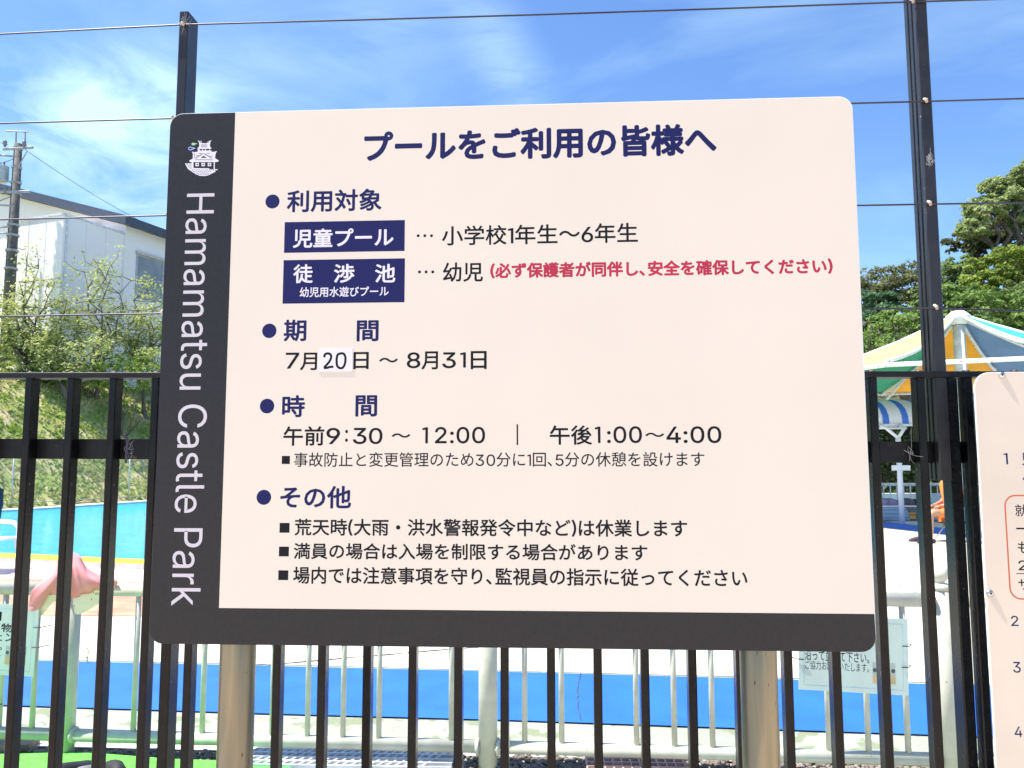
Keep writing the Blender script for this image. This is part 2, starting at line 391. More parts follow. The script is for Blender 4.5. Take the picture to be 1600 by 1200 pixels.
# the near rim carries a yellow line on its outer edge and faded pink paving beyond it
near_i = [i for i, p in enumerate(PL) if p.y < 14.6 and p.x < 3.2]
o1 = offs(PL, .02); o2 = offs(PL, .30); o3 = offs(PL, .43); o4 = offs(PL, 1.35)
mb = MB()
for i in near_i: mb.add([(q[k].x, q[k].y, .0885) for q, k in ((o1, i), (o1, (i + 1) % n_), (o3, (i + 1) % n_), (o3, i))], [(0, 1, 2, 3)])
mb.build('yellow_pool_line', M_yellow)['kind'] = 'structure'
mb = MB()
for i in near_i: mb.add([(q[k].x, q[k].y, .009) for q, k in ((o3, i), (o3, (i + 1) % n_), (o4, (i + 1) % n_), (o4, i))], [(0, 1, 2, 3)])
mb.build('pink_poolside_paving', M_pinkw)['kind'] = 'structure'
M_water = mat('pool_water', (.015, .40, .62), .06, col2=(.09, .60, .76), scale=3.2, detail=6, stretch=(1, 3.2, 1), spec=.5, lo=.35, hi=.65)  # lighter ripple highlights are painted into the water colour
def _w(m):
    t = m.node_tree; nd = t.nodes; lk = t.links; b = nd['Principled BSDF']; tc = nd.new('ShaderNodeTexCoord')
    mp = nd.new('ShaderNodeMapping'); mp.inputs['Scale'].default_value = (1.6, 5, 1); lk.new(tc.outputs['Object'], mp.inputs[0])
    a = nd.new('ShaderNodeTexNoise'); a.inputs['Scale'].default_value = 2.6; a.inputs['Detail'].default_value = 6; a.inputs['Distortion'].default_value = 1.2; lk.new(mp.outputs[0], a.inputs['Vector'])
    bp = nd.new('ShaderNodeBump'); bp.inputs['Strength'].default_value = .8; bp.inputs['Distance'].default_value = .12; lk.new(a.outputs[0], bp.inputs['Height']); lk.new(bp.outputs[0], b.inputs['Normal'])
_w(M_water)
sheet('water', [(p.x, p.y) for p in offs(PL, .01)], .03, M_water)

# embankment behind the pool (left) and wooded hill (right)
def bank_d(x, y): return (x + 13.8) * -.894 + (y - 20.5) * .447
def bank_z(x, y, rough=True):
    d = bank_d(x, y) - .75
    t = max(0, min(1, d / 6.6)); z = 4.35 * (t * t * (3 - 2 * t) * .45 + t * .55)
    if rough and d > 0: z += (math.sin(x * 2.1 + y) * .06 + math.sin(y * 3.3 - x * 1.7) * .05 + math.sin(x * 5 + y * 4) * .025) * min(1, d)
    return z - (.06 if d <= 0 else 0)
M_grass = mat('dry_green_turf', (.22, .29, .06), .95, col2=(.52, .42, .24), scale=1.6, detail=8, lo=.42, hi=.66, bump=.6, bscale=9)
nx, ny = 110, 90
V = []; 
for j in range(ny):
    for i in range(nx):
        x = -50 + 62 * i / (nx - 1); y = 8 + 62 * (j / (ny - 1)) ** 1.3; V.append((x, y, bank_z(x, y) if bank_d(x, y) > .55 else -.08))
F = [(j * nx + i, j * nx + i + 1, (j + 1) * nx + i + 1, (j + 1) * nx + i) for j in range(ny - 1) for i in range(nx - 1)]
o = npmesh('grass_bank', np.array(V), np.array(F), M_grass); o['kind'] = 'structure'; smooth_by_angle(o, 80)
def hill_z(x, y):
    t = max(0, (y - 34 - max(0, (8 - x)) * .5)) * .30; return t * max(0, min(1, (x + 5) / 20)) ** 1.5 - .1
M_hill = mat('leaf_litter_soil', (.05, .055, .025), .95, var=.3, scale=.6)
V = []; nx, ny = 60, 40
for j in range(ny):
    for i in range(nx):
        x = -6 + 110 * i / (nx - 1); y = 31 + 70 * j / (ny - 1); V.append((x, y, hill_z(x, y) + (math.sin(x * .7) + math.sin(y * .9 + x)) * .15 * min(1, (x + 6) / 10) if y > 33 else -.1))
F = [(j * nx + i, j * nx + i + 1, (j + 1) * nx + i + 1, (j + 1) * nx + i) for j in range(ny - 1) for i in range(nx - 1)]
o = npmesh('hill', np.array(V), np.array(F), M_hill); o['kind'] = 'structure'; smooth_by_angle(o, 80)

# grass tufts on the bank
def tufts(name, P, size, m, seed, parent=None, upright=.75):
    r = np.random.default_rng(seed); n = len(P); P = np.repeat(P, 3, axis=0); n3 = len(P)
    a = r.uniform(0, 6.28, n3); s = size * r.uniform(.5, 1.3, n3); lean = r.normal(0, .45, (n3, 2))
    dx = np.stack([np.cos(a), np.sin(a), np.zeros(n3)], 1) * (s * .28)[:, None]
    top = np.stack([lean[:, 0] * s, lean[:, 1] * s, s * upright], 1)
    V = np.stack([P - dx, P + dx, P + top], 1).reshape(-1, 3); F = np.arange(n3 * 3).reshape(-1, 3)
    return npmesh(name, V, F, m, parent)
M_blade = mat('grass_blade', (.30, .40, .07), .8, col2=(.55, .50, .22), scale=1.1, transl=.3, lo=.4, hi=.65)
P = []
r = np.random.default_rng(9)
while len(P) < 15000:
    x = r.uniform(-24, -7); y = r.uniform(14, 36); d = bank_d(x, y)
    if .95 < d < 9: P.append((x, y, bank_z(x, y) - .01))
o = tufts('grass', np.array(P), .17, M_blade, 3); tag(o, 'rough green and straw coloured grass on the bank behind the pool', 'grass', kind='stuff')

# ------------------------------------------------------------------ foliage
def leaf_cloud(C, Nrm, size, seed, flat=.55):
    r = np.random.default_rng(seed); n = len(C)
    nn = Nrm * flat + r.normal(0, .5, (n, 3)); nn[:, 2] += .25; nn /= np.linalg.norm(nn, axis=1)[:, None] + 1e-9
    t = np.cross(nn, r.normal(0, 1, (n, 3))); t /= np.linalg.norm(t, axis=1)[:, None] + 1e-9; b = np.cross(nn, t)
    s = (size * r.uniform(.6, 1.35, n))[:, None]
    V = np.stack([C - t * s * .75, C - b * s * .38 + nn * s * .1, C + t * s * .75, C + b * s * .38 + nn * s * .1], 1).reshape(-1, 3)
    return V, np.arange(n * 4).reshape(-1, 4)
def crown_points(lobes, per, seed, clump=.26, nclump=46):
    r = np.random.default_rng(seed); C = []; Nn = []
    for (c, rad) in lobes:
        c = np.array(c); rad = np.array(rad)
        d = r.normal(0, 1, (nclump, 3)); d /= np.linalg.norm(d, axis=1)[:, None]
        rr = r.uniform(.62, 1.05, nclump)[:, None]; cc = c + d * rad * rr; cs = clump * r.uniform(.6, 1.25, nclump) * rad.mean()
        for k in range(nclump):
            e = r.normal(0, 1, (per, 3)); e /= np.linalg.norm(e, axis=1)[:, None]
            e[:, 2] = np.where(e[:, 2] < -.2, -e[:, 2] * .6, e[:, 2])
            q = cc[k] + e * cs[k] * r.uniform(.72, 1.05, per)[:, None] * np.array([1.15, 1.15, .8])
            C.append(q); Nn.append(e)
    return np.vstack(C), np.vstack(Nn)
def leafmat(name, c, c2=None): return mat(name, tuple(x * 1.75 for x in c), .62, col2=tuple(x * 1.6 for x in (c2 or tuple(min(1, x * 1.9) for x in c))), scale=.5, detail=6, lo=.35, hi=.7, transl=.38, spec=.35)
M_bark = mat('bark', (.13, .10, .075), .9, var=.3, scale=6, bump=.5, stretch=(1, 1, .3))
M_barkl = mat('pale_bark', (.26, .21, .16), .9, var=.25, scale=6, bump=.4)
def limb(a, b, r0, r1, seed, k=5, wob=.06):
    rr = random.Random(seed); a = Vector(a); b = Vector(b); L_ = (b - a).length; pts = []
    for i in range(k + 1):
        t = i / k; p = a.lerp(b, t)
        if 0 < i < k: p += Vector((rr.gauss(0, wob), rr.gauss(0, wob), rr.gauss(0, wob * .5))) * L_
        pts.append(p)
    return pts, [r0 + (r1 - r0) * i / k for i in range(k + 1)]
def big_tree(label, lobes_px, Y, lm, seed, size=.2, per=46, nclump=46, base_z=None, bark=None, clump=.26, branches=False):
    """lobes given by where they stand: (pixel x, y, radius x, radius y, depth offset)"""
    lobes = []
    for (px, py, rx, ry, dy) in lobes_px:
        c = at(px, py, Y + dy); k = (Y + dy) / FPX; lobes.append(((c.x, c.y, c.z), (rx * k, (rx + ry) / 2 * k, ry * k)))
    cx = sum(l[0][0] for l in lobes) / len(lobes); cy = sum(l[0][1] for l in lobes) / len(lobes)
    bz = hill_z(cx, cy) if base_z is None else base_z
    t = thing('tree', label, 'tree', (cx, cy, bz), 0, 'trees of the wooded hill')
    C, Nn = crown_points(lobes, per, seed, clump, nclump); V, F = leaf_cloud(C, Nn, size, seed)
    V -= np.array([cx, cy, bz]); npmesh('crown', V, F, lm, t)
    mb = MB(); low = min(l[0][2] - l[1][2] for l in lobes)
    fork = Vector((0, 0, max(1.2, (low - bz) * .75)))
    p, rr = limb((0, 0, -.4), fork, .38, .26, seed, 5, .02); mb.tube(p, rr, 8)
    for i, (c, rad) in enumerate(lobes):
        e = Vector(c) - Vector((cx, cy, bz)); p, rr = limb(fork, e, .19, .06, seed + i, 6, .05); mb.tube(p, rr, 6)
        for k in range(4):
            q = e + Vector((random.gauss(0, .5) * rad[0], random.gauss(0, .5) * rad[1], random.gauss(0, .4) * rad[2])); p2, r2 = limb(p[4], q, .07, .02, seed + i * 7 + k, 4, .08); mb.tube(p2, r2, 5)
    mb.build('trunk', bark or M_bark, t, smooth=True); return t
L_olive = leafmat('olive_leaves', (.065, .075, .028), (.19, .19, .085))
L_teal = leafmat('blue_green_leaves', (.035, .075, .030), (.11, .19, .085))
L_green = leafmat('green_leaves', (.06, .105, .022), (.17, .24, .055))
L_mid = leafmat('mid_green_leaves', (.07, .105, .03), (.18, .23, .07))
L_yel = leafmat('yellow_green_leaves', (.085, .125, .018), (.19, .24, .04))
L_dark = leafmat('dark_leaves', (.048, .06, .022), (.13, .135, .055))
L_pale = leafmat('pale_green_leaves', (.12, .155, .05), (.27, .31, .12))
big_tree('dark olive tree with a rounded top standing left of the black post', [(1385, 455, 48, 42, 0), (1425, 448, 36, 36, 1), (1345, 470, 40, 36, 0), (1300, 480, 45, 38, 1)], 54, L_olive, 11)
big_tree('blue green tree along the edge of the big notice, below the olive tree', [(1358, 492, 36, 40, 0), (1385, 478, 22, 26, -.5), (1320, 520, 40, 40, 0)], 47, L_teal, 12, size=.17)
big_tree('deep green leafy tree directly above the striped canopy left slope', [(1400, 525, 50, 40, 0), (1440, 500, 42, 30, 0), (1360, 560, 46, 40, -1), (1450, 545, 45, 42, 0)], 40, L_green, 13, size=.16)
big_tree('dense green tree behind the canopy peak', [(1520, 490, 44, 40, 0), (1560, 500, 46, 42, 1), (1490, 470, 34, 30, 1), (1600, 520, 50, 45, 0), (1520, 540, 50, 40, -1)], 41, L_green, 14, size=.17)
big_tree('mid green tree peeping out just right of the black post', [(1480, 440, 34, 34, 0), (1505, 425, 28, 26, 0), (1460, 470, 34, 34, 0)], 49, L_mid, 15, size=.17)
big_tree('bright yellow green tree at the right edge, in mid height', [(1545, 425, 38, 30, 0), (1585, 415, 40, 30, 0), (1530, 450, 30, 22, -1), (1620, 430, 50, 40, 1)], 46, L_yel, 16, size=.17)
big_tree('dark brownish tree under the tall pale tree at the right edge', [(1515, 378, 36, 24, 0), (1550, 385, 34, 28, 0), (1590, 370, 40, 30, 1), (1560, 360, 30, 22, 0), (1640, 390, 50, 40, 0)], 52, L_dark, 17, size=.2)
big_tree('tall pale green tree with bare limbs showing, highest at the right edge', [(1540, 330, 34, 20, 0), (1524, 358, 26, 14, 0), (1570, 312, 34, 18, 0), (1555, 292, 24, 13, 0), (1598, 300, 36, 28, 1), (1640, 290, 50, 40, 1), (1595, 345, 30, 18, 0), (1610, 270, 30, 20, 0)], 48, L_pale, 18, size=.18, per=44, nclump=48, clump=.3)
big_tree('muted green tree at the lower right behind the blue canopy panel', [(1590, 470, 40, 30, 0), (1640, 500, 60, 50, 0), (1620, 560, 60, 50, 0)], 44, L_mid, 19)
big_tree('round green tree hidden mostly behind the big notice', [(1230, 520, 70, 60, 0), (1150, 560, 80, 50, 1), (1280, 575, 60, 50, 0)], 50, L_green, 20, per=30)

big_tree('broad green tree hidden behind the middle of the big notice', [(1020, 540, 80, 60, 0), (940, 570, 80, 50, 1)], 56, L_mid, 21, per=26)
big_tree('dark tree hidden behind the left half of the big notice', [(780, 570, 70, 50, 0), (700, 590, 80, 45, 1), (860, 560, 60, 50, 0)], 60, L_olive, 22, per=26)
# low clipped hedge dark behind the railings on the right
hp = G(1385, 790); 
t = thing('hedge', 'dark clipped hedge behind the white railing on the right', 'hedge', (11, 24.5, 0))
r = np.random.default_rng(5); C = []; Nn = []
n = 26000; x = r.uniform(-6.5, 9, n); f_ = r.uniform(0, 1, n); z = np.where(f_ < .6, r.uniform(.05, 3.0, n), 3.0 + r.normal(0, .08, n)); y = np.where(f_ < .6, -.8 + r.normal(0, .1, n), r.uniform(-.8, .8, n))
C = np.stack([x, y, z], 1); Nn = np.stack([np.zeros(n), np.where(f_ < .6, -1., 0), np.where(f_ < .6, .2, 1.)], 1)
V, F = leaf_cloud(C, Nn, .10, 6); npmesh('foliage', V, F, leafmat('hedge_leaves', (.022, .035, .012), (.05, .075, .022)), t)
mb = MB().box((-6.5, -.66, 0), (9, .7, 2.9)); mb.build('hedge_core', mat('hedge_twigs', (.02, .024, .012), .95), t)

# young garden trees and bushes on the bank (left)
L_young = leafmat('young_yellow_green_leaves', (.18, .22, .06), (.36, .37, .14))
L_bush = leafmat('bush_leaves', (.07, .12, .02), (.22, .27, .05))
def young_tree(label, px, py_base, Y, tips, seed, leaves=60, spread=.36, size=.095, lm=None):
    b = at(px, py_base, Y); bz = bank_z(b.x, b.y); t = thing('young_tree', label, 'tree', (b.x, b.y, bz), 0, 'young trees on the bank'); rr = random.Random(seed); rn = np.random.default_rng(seed)
    mb = MB(); C = []
    fork = at(tips[0][0], py_base - 25, Y) - Vector((b.x, b.y, bz)); fork = Vector((0, 0, 0)).lerp(fork, .6)
    p, q = limb((0, 0, -.2), fork, .09, .075, seed, 4, .03); mb.tube(p, q, 7)
    for i, (tx, ty) in enumerate(tips):
        e = at(tx, ty, Y + rr.uniform(-.9, .9)) - Vector((b.x, b.y, bz)); p, q = limb(fork, e, .06, .012, seed + i, 7, .045); mb.tube(p, q, 6)
        for k in range(2, 8):
            for s in range(2):
                L_ = (e - fork).length; d = Vector((rr.gauss(0, 1), rr.gauss(0, 1), rr.uniform(-.2, .9))).normalized() * L_ * rr.uniform(.15, .34)
                p2, q2 = limb(p[k], p[k] + d, .018, .005, seed * 3 + i * 11 + k + s, 3, .08); mb.tube(p2, q2, 4)
                for c in p2[1:]: C.append(np.array(c) + rn.normal(0, spread * .55, (leaves // 6, 3)) * np.array([1, 1, .7]))
    mb.build('trunk', M_bark, t, smooth=True)
    C = np.vstack(C); V, F = leaf_cloud(C, np.tile([0, 0, 1.], (len(C), 1)), size, seed, .4); npmesh('crown', V, F, lm or L_young, t); return t
young_tree('young tree with a dark forked stem and thin leaves before the box shaped annexe', 153, 590, 29.6, [(150, 410), (132, 425), (178, 425), (205, 438), (120, 470), (185, 480), (215, 485)], 31, 60)
young_tree('spreading young tree at the left edge, in front of the utility pole', 85, 588, 29.0, [(30, 440), (60, 420), (10, 460), (85, 445), (45, 480), (105, 470), (-20, 450), (-40, 480)], 32, 70)
young_tree('bushy low tree partly behind the left side of the big notice', 235, 592, 30.5, [(215, 500), (245, 480), (270, 500), (230, 455), (290, 470), (205, 530)], 33, 90, lm=L_young)
young_tree('small leaning sapling low on the bank between the two taller ones', 120, 598, 28.2, [(75, 520), (100, 500), (135, 515), (60, 545), (160, 540)], 34, 90, lm=L_young)
def bush(label, cx, cy, rx, ry, Y, seed, lm):
    c = at(cx, cy, Y); k = Y / FPX; bz = bank_z(c.x, c.y); t = thing('bush', label, 'bush', (c.x, c.y, bz), 0, 'low bushes on the bank')
    C, Nn = crown_points([((0, 0, c.z - bz), (rx * k, rx * k * .8, ry * k)), ((-rx * k * .6, .1, c.z - bz - .1), (rx * k * .6, rx * k * .5, ry * k * .8)), ((rx * k * .6, -.1, c.z - bz - .15), (rx * k * .55, rx * k * .5, ry * k * .7))], 20, seed, .3, 30)
    V, F = leaf_cloud(C, Nn, .085, seed); npmesh('foliage', V, F, lm, t)
    mb = MB()
    for i in range(7): p, q = limb((0, 0, -.15), (random.gauss(0, .4) * rx * k, random.gauss(0, .3), c.z - bz + random.uniform(-.2, .2)), .03, .01, seed + i, 3); mb.tube(p, q, 5)
    mb.build('stems', M_bark, t)
for i, b in enumerate([('lowest bush at the left edge, just above the fence rail', 15, 582, 44, 26), ('dark bush behind the second fence bar from the left', 78, 582, 38, 24), ('bright bush under the forked young tree', 138, 588, 44, 20), ('dense bush at the foot of the tree by the big notice', 196, 584, 46, 30), ('bush mostly behind the charcoal edge of the big notice', 255, 576, 44, 40), ('tall leafy bush rising behind the lowest one at the left edge', 40, 545, 44, 36)]):
    bush(b[0], b[1], b[2], b[3], b[4], 28.6 + .35 * (i % 3), 50 + i, L_bush if i % 2 else L_young)

# ------------------------------------------------------------------ white building on the plateau (left)
A20 = math.radians(20)
co = at(197, 352, 34.0); BZ = 4.1
M_wall = mat('white_render_wall', (.85, .80, .78), .8, var=.008, scale=.8)
M_roof = mat('dark_roof_sheet', (.06, .07, .095), .5, var=.1)
M_glass = mat('window_glass', (.25, .27, .28), .3, var=.2, scale=.7)
M_frame = mat('aluminium_frame', (.42, .43, .44), .4, metal=.3)
M_seam = mat('panel_seam_grey', (.62, .62, .66), .7)
bt = thing('building', 'white building with a dark sloping roof and a box shaped annexe behind the trees', 'building', (co.x, co.y, BZ), -A20)
# local frame: +y = along the eave wall (receding), -x = along the gable to the left; corner at origin
H = co.z - BZ; W = 18.0; RISE = .30 * W / 2 * 1.0
ridge = H + .305 * W / 2
mb = MB(); mb.prism([(-W, 0), (0, 0), (0, H), (-W / 2, ridge), (-W, H)], 0, 30); wl = mb.build('wall', M_wall, bt)
mb = MB()
for sgn, (xa, xb) in ((1, (-W / 2, .55)), (-1, (-W - .55, -W / 2))):
    za = ridge if sgn > 0 else H - .17; zb = H - .17 if sgn > 0 else ridge
    mb.add([(xa, -.55, za + .02), (xb, -.55, zb + .02), (xb, 30.5, zb + .02), (xa, 30.5, za + .02), (xa, -.55, za + .42), (xb, -.55, zb + .42), (xb, 30.5, zb + .42), (xa, 30.5, za + .42)],
           [(0, 3, 2, 1), (4, 5, 6, 7), (0, 1, 5, 4), (1, 2, 6, 5), (2, 3, 7, 6), (3, 0, 4, 7)])
mb.build('roof', M_roof, bt)
mb = MB().box((-3.15, -3.05, 0), (-.12, -.003, H - .42)); an = mb.build('annexe', M_wall, bt)
MB().box((-3.2, -3.1, H - .418), (-.07, -.004, H - .33)).build('coping', mat('coping_pale', (.66, .67, .7), .6), an)
mb = MB(); mb.tube([(-.08, -2.9, 0), (-.08, -2.9, H - .45)], .035, 8); mb.build('drainpipe', M_seam, an)
for k in (-.95, -1.95): MB().box((-.121, k, 0), (-.115, k + .02, H - .5)).build('panel_seam', M_seam, an)
for k in (-1.1, -2.1): MB().box((k, -3.056, 0), (k + .02, -3.049, H - .5)).build('panel_seam', M_seam, an)
MB().box((-1.95, -.25, H - .1), (-1.5, -.002, H + .18)).build('vent_hood', M_wall, bt)
# window band on the eave wall
def wpx(px, py):     # hit the eave wall x=0 plane
    ux = Vector((math.cos(-A20), math.sin(-A20), 0)); d = ray(px, py); O = Vector((co.x, co.y, 0)); t = (O - CAM).dot(ux) / d.dot(ux); q = CAM + d * t
    uy = Vector((-math.sin(-A20), math.cos(-A20), 0)); return (q - O).dot(uy), q.z - BZ
y0, zt = wpx(214, 397); _, zb_ = wpx(214, 468)
wf = thing('x', '', ''); bpy.data.objects.remove(wf)
for wi in range(3):
    ya = y0 + wi * 7.6; nb = 4; bw = 1.55
    mb = MB(); 
    for k in range(nb + 1): mb.box((-.06, ya + k * bw - .04, zb_), (.05, ya + k * bw + .04, zt))
    for zz in (zb_, (zb_ + zt) / 2 - .03, zt - .07): mb.box((-.055, ya, zz), (.045, ya + nb * bw, zz + .07))
    fr = mb.build('window', M_frame, bt)
    for k in range(nb):
        for h in range(2):
            za = zb_ + .07 + h * ((zt - zb_) / 2 - .03); MB().box((.004, ya + k * bw + .041, za), (.02, ya + (k + 1) * bw - .041, za + (zt - zb_) / 2 - .11)).build('pane', M_glass, fr)
    MB().box((.0, ya - .1, zb_ - .14), (.16, ya + nb * bw + .1, zb_ - .003)).build('sill', M_wall, fr)
    MB().box((.0, ya - .1, zt + .003), (.14, ya + nb * bw + .1, zt + .12)).build('lintel', mat('beige_lintel', (.55, .5, .42), .7), fr)

# ------------------------------------------------------------------ utility pole
pb = at(14, 470, 31.0); px_ = pb.x; pz0 = bank_z(pb.x, pb.y) - .2
M_conc = mat('pole_concrete', (.10, .095, .085), .8, var=.25, scale=5); M_gal = mat('galvanised_steel', (.38, .38, .38), .5, metal=.5, var=.15)
M_trafo = mat('grey_transformer_paint', (.42, .44, .45), .5)
up = thing('utility_pole', 'concrete utility pole with transformers and crossarms at the left edge', 'pole', (pb.x, pb.y, pz0)); zt_ = at(27, 225, 31).z - pz0
mb = MB(); mb.tube([(0, 0, 0), (0, 0, zt_)], [.25, .15], 14); mb.build('pole', M_conc, up, smooth=True)
def zy(y): return at(25, y, 31).z - pz0
for k, yy in enumerate([232, 262, 286, 303, 352, 368, 392, 420]):
    mb = MB(); mb.lathe((0, 0, zy(yy)), [(.165 + .01 * k, -.05), (.19 + .01 * k, -.04), (.19 + .01 * k, .04), (.165 + .01 * k, .05)], 14); mb.build('clamp_band', M_gal, up)
def arm(a, b, w=.08): MB().beam(a, b, w, w, .01).build('crossarm', M_gal, up)
arm((-.1, 0, zt_ - .1), (-.12, 0, zy(206)), .05); arm((.28, 0, zt_ - .1), (.26, 0, zy(206)), .05); arm((-.5, -.06, zy(206)), (.4, -.06, zy(207)), .05)
arm((-.5, -.16, zy(236)), (.72, -.16, zy(233)), .09); arm((-1.2, -.15, zy(243)), (0, -.15, zy(247)), .07); arm((-1.2, -.15, zy(302)), (.7, -.15, zy(301)), .08)
arm((-1.3, -.15, zy(320)), (.1, -.15, zy(324)), .07); arm((-.9, -.2, zy(360)), (0, -.2, zy(356)), .06); arm((-.9, -.2, zy(367)), (0, -.2, zy(367)), .06); arm((-1.4, -.15, zy(285)), (.1, -.15, zy(286)), .07)
mb = MB(); mb.tube([(.5, -.16, zy(238)), (.12, -.1, zy(262))], .025, 6); mb.tube([(-.9, -.16, zy(262)), (-.1, -.1, zy(250))], .02, 6); mb.tube([(-.8, -.16, zy(320)), (-.1, -.1, zy(308))], .03, 6); mb.build('brace', M_gal, up)
for (x, yy) in ((-.45, 228), (-.9, 228), (-.3, 300), (.35, 229), (-1.1, 296)):
    mb = MB(); mb.lathe((x, -.16, zy(yy)), [(.0, .2), (.05, .17), (.09, .1), (.05, .09), (.1, 0), (.05, -.01), (.05, -.1), (0, -.1)], 10); mb.build('insulator', mat('insulator_porcelain', (.2, .2, .22), .25), up, smooth=True)
for (x, yy, h) in ((-.55, 273, .62), (-1.15, 275, .62), (-.85, 361, .7)):
    mb = MB(); mb.lathe((x, -.12, zy(yy)), [(0, h / 2 + .05), (.2, h / 2 + .03), (.27, h / 2), (.27, -h / 2), (.22, -h / 2 - .04), (0, -h / 2 - .04)], 16); tr = mb.build('transformer', M_trafo, up, smooth=False); smooth_by_angle(tr, 40)
    for q in (-.1, .1): MB().tube([(x + q, -.12, zy(yy) + h / 2), (x + q, -.12, zy(yy) + h / 2 + .18)], .03, 6).build('bushing', M_conc, tr)
mb = MB()
for k, z in enumerate(np.linspace(2, zt_ - 1.6, 20)): s = 1 if k % 2 else -1; mb.tube([(s * .1, 0, z), (s * .27, 0, z)], .012, 5)
mb.build('step_bolts', M_gal, up)['kind'] = 'stuff'
mb = MB()
for (a, b) in (((.3, -.16, zy(234)), (5.5, 6, zy(330))), ((-.45, -.16, zy(226)), (-14, -4, zy(190))), ((-.9, -.16, zy(226)), (-14, -4, zy(186))), ((-.3, -.16, zy(297)), (-14, -4, zy(280))), ((0, -.1, zy(305)), (-14, -5, zy(300)))):
    a = Vector(a); b = Vector(b); mb.tube([a.lerp(b, i / 8) - Vector((0, 0, math.sin(math.pi * i / 8) * .35)) for i in range(9)], .011, 4)
mb.build('overhead_wires', M_wire, up)
bp = at(42, 400, 31.5); lp = thing('thin_mast', 'thin grey metal mast beside the utility pole in front of the white wall', 'mast', (bp.x, bp.y, bank_z(bp.x, bp.y)))
mb = MB(); mb.tube([(0, 0, 0), (0, 0, at(42, 383, 31.5).z - lp.location.z)], .035, 8); mb.build('mast', M_gal, lp, smooth=True)
z_ = at(42, 388, 31.5).z - lp.location.z
mb = MB(); mb.tube([(0, 0, z_), (-.2, 0, z_ - .06), (-.4, 0, z_ + .02)], .02, 6); mb.build('bracket', M_gal, lp)

# ------------------------------------------------------------------ chain link fence at the foot of the bank
cl0 = Vector((-16.2, 16.4, 0)); cd_ = Vector((2.0, 4.0, 0)).normalized(); cl = thing('chain_link_fence', 'low galvanised chain link fence between the pool rim and the grass bank', 'fence', cl0, 0)
M_mesh = mat('faded_mesh_wire', (.50, .52, .48), .5, metal=.3)
Lc = 13.0; Hc = 1.45
cl.location = cl0 + Vector((-.62 * .894, .62 * .447, .05))
for k in range(8):
    q = cd_ * (k * 1.85 + .3); MB().tube([(q.x, q.y, 0), (q.x, q.y, Hc + .05)], .022, 8).build('post', M_mesh, cl, smooth=True)
for z in (Hc, .12): MB().tube([cd_ * 0 + Vector((0, 0, z)), cd_ * Lc + Vector((0, 0, z))], .014, 6).build('rail', M_mesh, cl, smooth=True)
mb = MB(); s = .10
k = -Hc
while k < Lc:
    a0, a1 = max(k, 0), min(k + Hc, Lc)
    mb.tube([cd_ * a0 + Vector((0, 0, a0 - k)), cd_ * a1 + Vector((0, 0, a1 - k))], .0032, 3, False)
    mb.tube([cd_ * a0 + Vector((0, 0, Hc - (a0 - k))), cd_ * a1 + Vector((0, 0, Hc - (a1 - k)))], .0032, 3, False); k += s
mb.build('wire_mesh', M_mesh, cl)['kind'] = 'stuff'

# ------------------------------------------------------------------ octagonal painted canopy (right)
PY = 16.5; pk = at(1497, 492, PY); cv = thing('canopy', 'eight sided canopy of golden, green, aqua and blue grey panels on rusty white pipes', 'canopy', (pk.x, pk.y, 0), math.radians(-25))
def painted(n, c): return mat(n, c, .55, var=.05, scale=3, transl=.3)
M_fr = mat('white_pipe_paint_rusty', (.74, .76, .68), .5, var=.05, scale=6); speck(M_fr, (.28, .09, .05), 14, .66)
R_ = 4.0; top = Vector((0, 0, pk.z)); lowz = at(1497, 562, PY - R_ * .924 * .87).z
def rim(k, rr=R_, z=None): a = math.radians(22.5 + 45 * k); return Vector((rr * math.cos(a), rr * math.sin(a), lowz if z is None else z))
C_AQ, C_BG, C_GO, C_GR, C_PY, C_CR = [painted(*q) for q in (('canopy_aqua', (.08, .74, .76)), ('canopy_blue_grey', (.22, .36, .52)), ('canopy_golden', (.88, .52, .03)), ('canopy_green', (.05, .45, .27)), ('canopy_pale_yellow', (.80, .60, .24)), ('canopy_cream', (.78, .64, .38)))]
def wedge(p, q, m, lab):
    V = []; rows = 6
    for i in range(rows + 1):
        t = i / rows; sag = -.2 * math.sin(math.pi * t)
        for j in range(5): e = p.lerp(q, j / 4); v = top.lerp(e, .03 + .97 * t); v.z += sag; V.append(v)
    mb = MB(); mb.add(V, [(i * 5 + j, i * 5 + j + 1, (i + 1) * 5 + j + 1, (i + 1) * 5 + j) for i in range(rows) for j in range(4)])
    o = mb.build('panel', m, cv); o['label'] = lab; md = o.modifiers.new('thick', 'SOLIDIFY'); md.thickness = .02
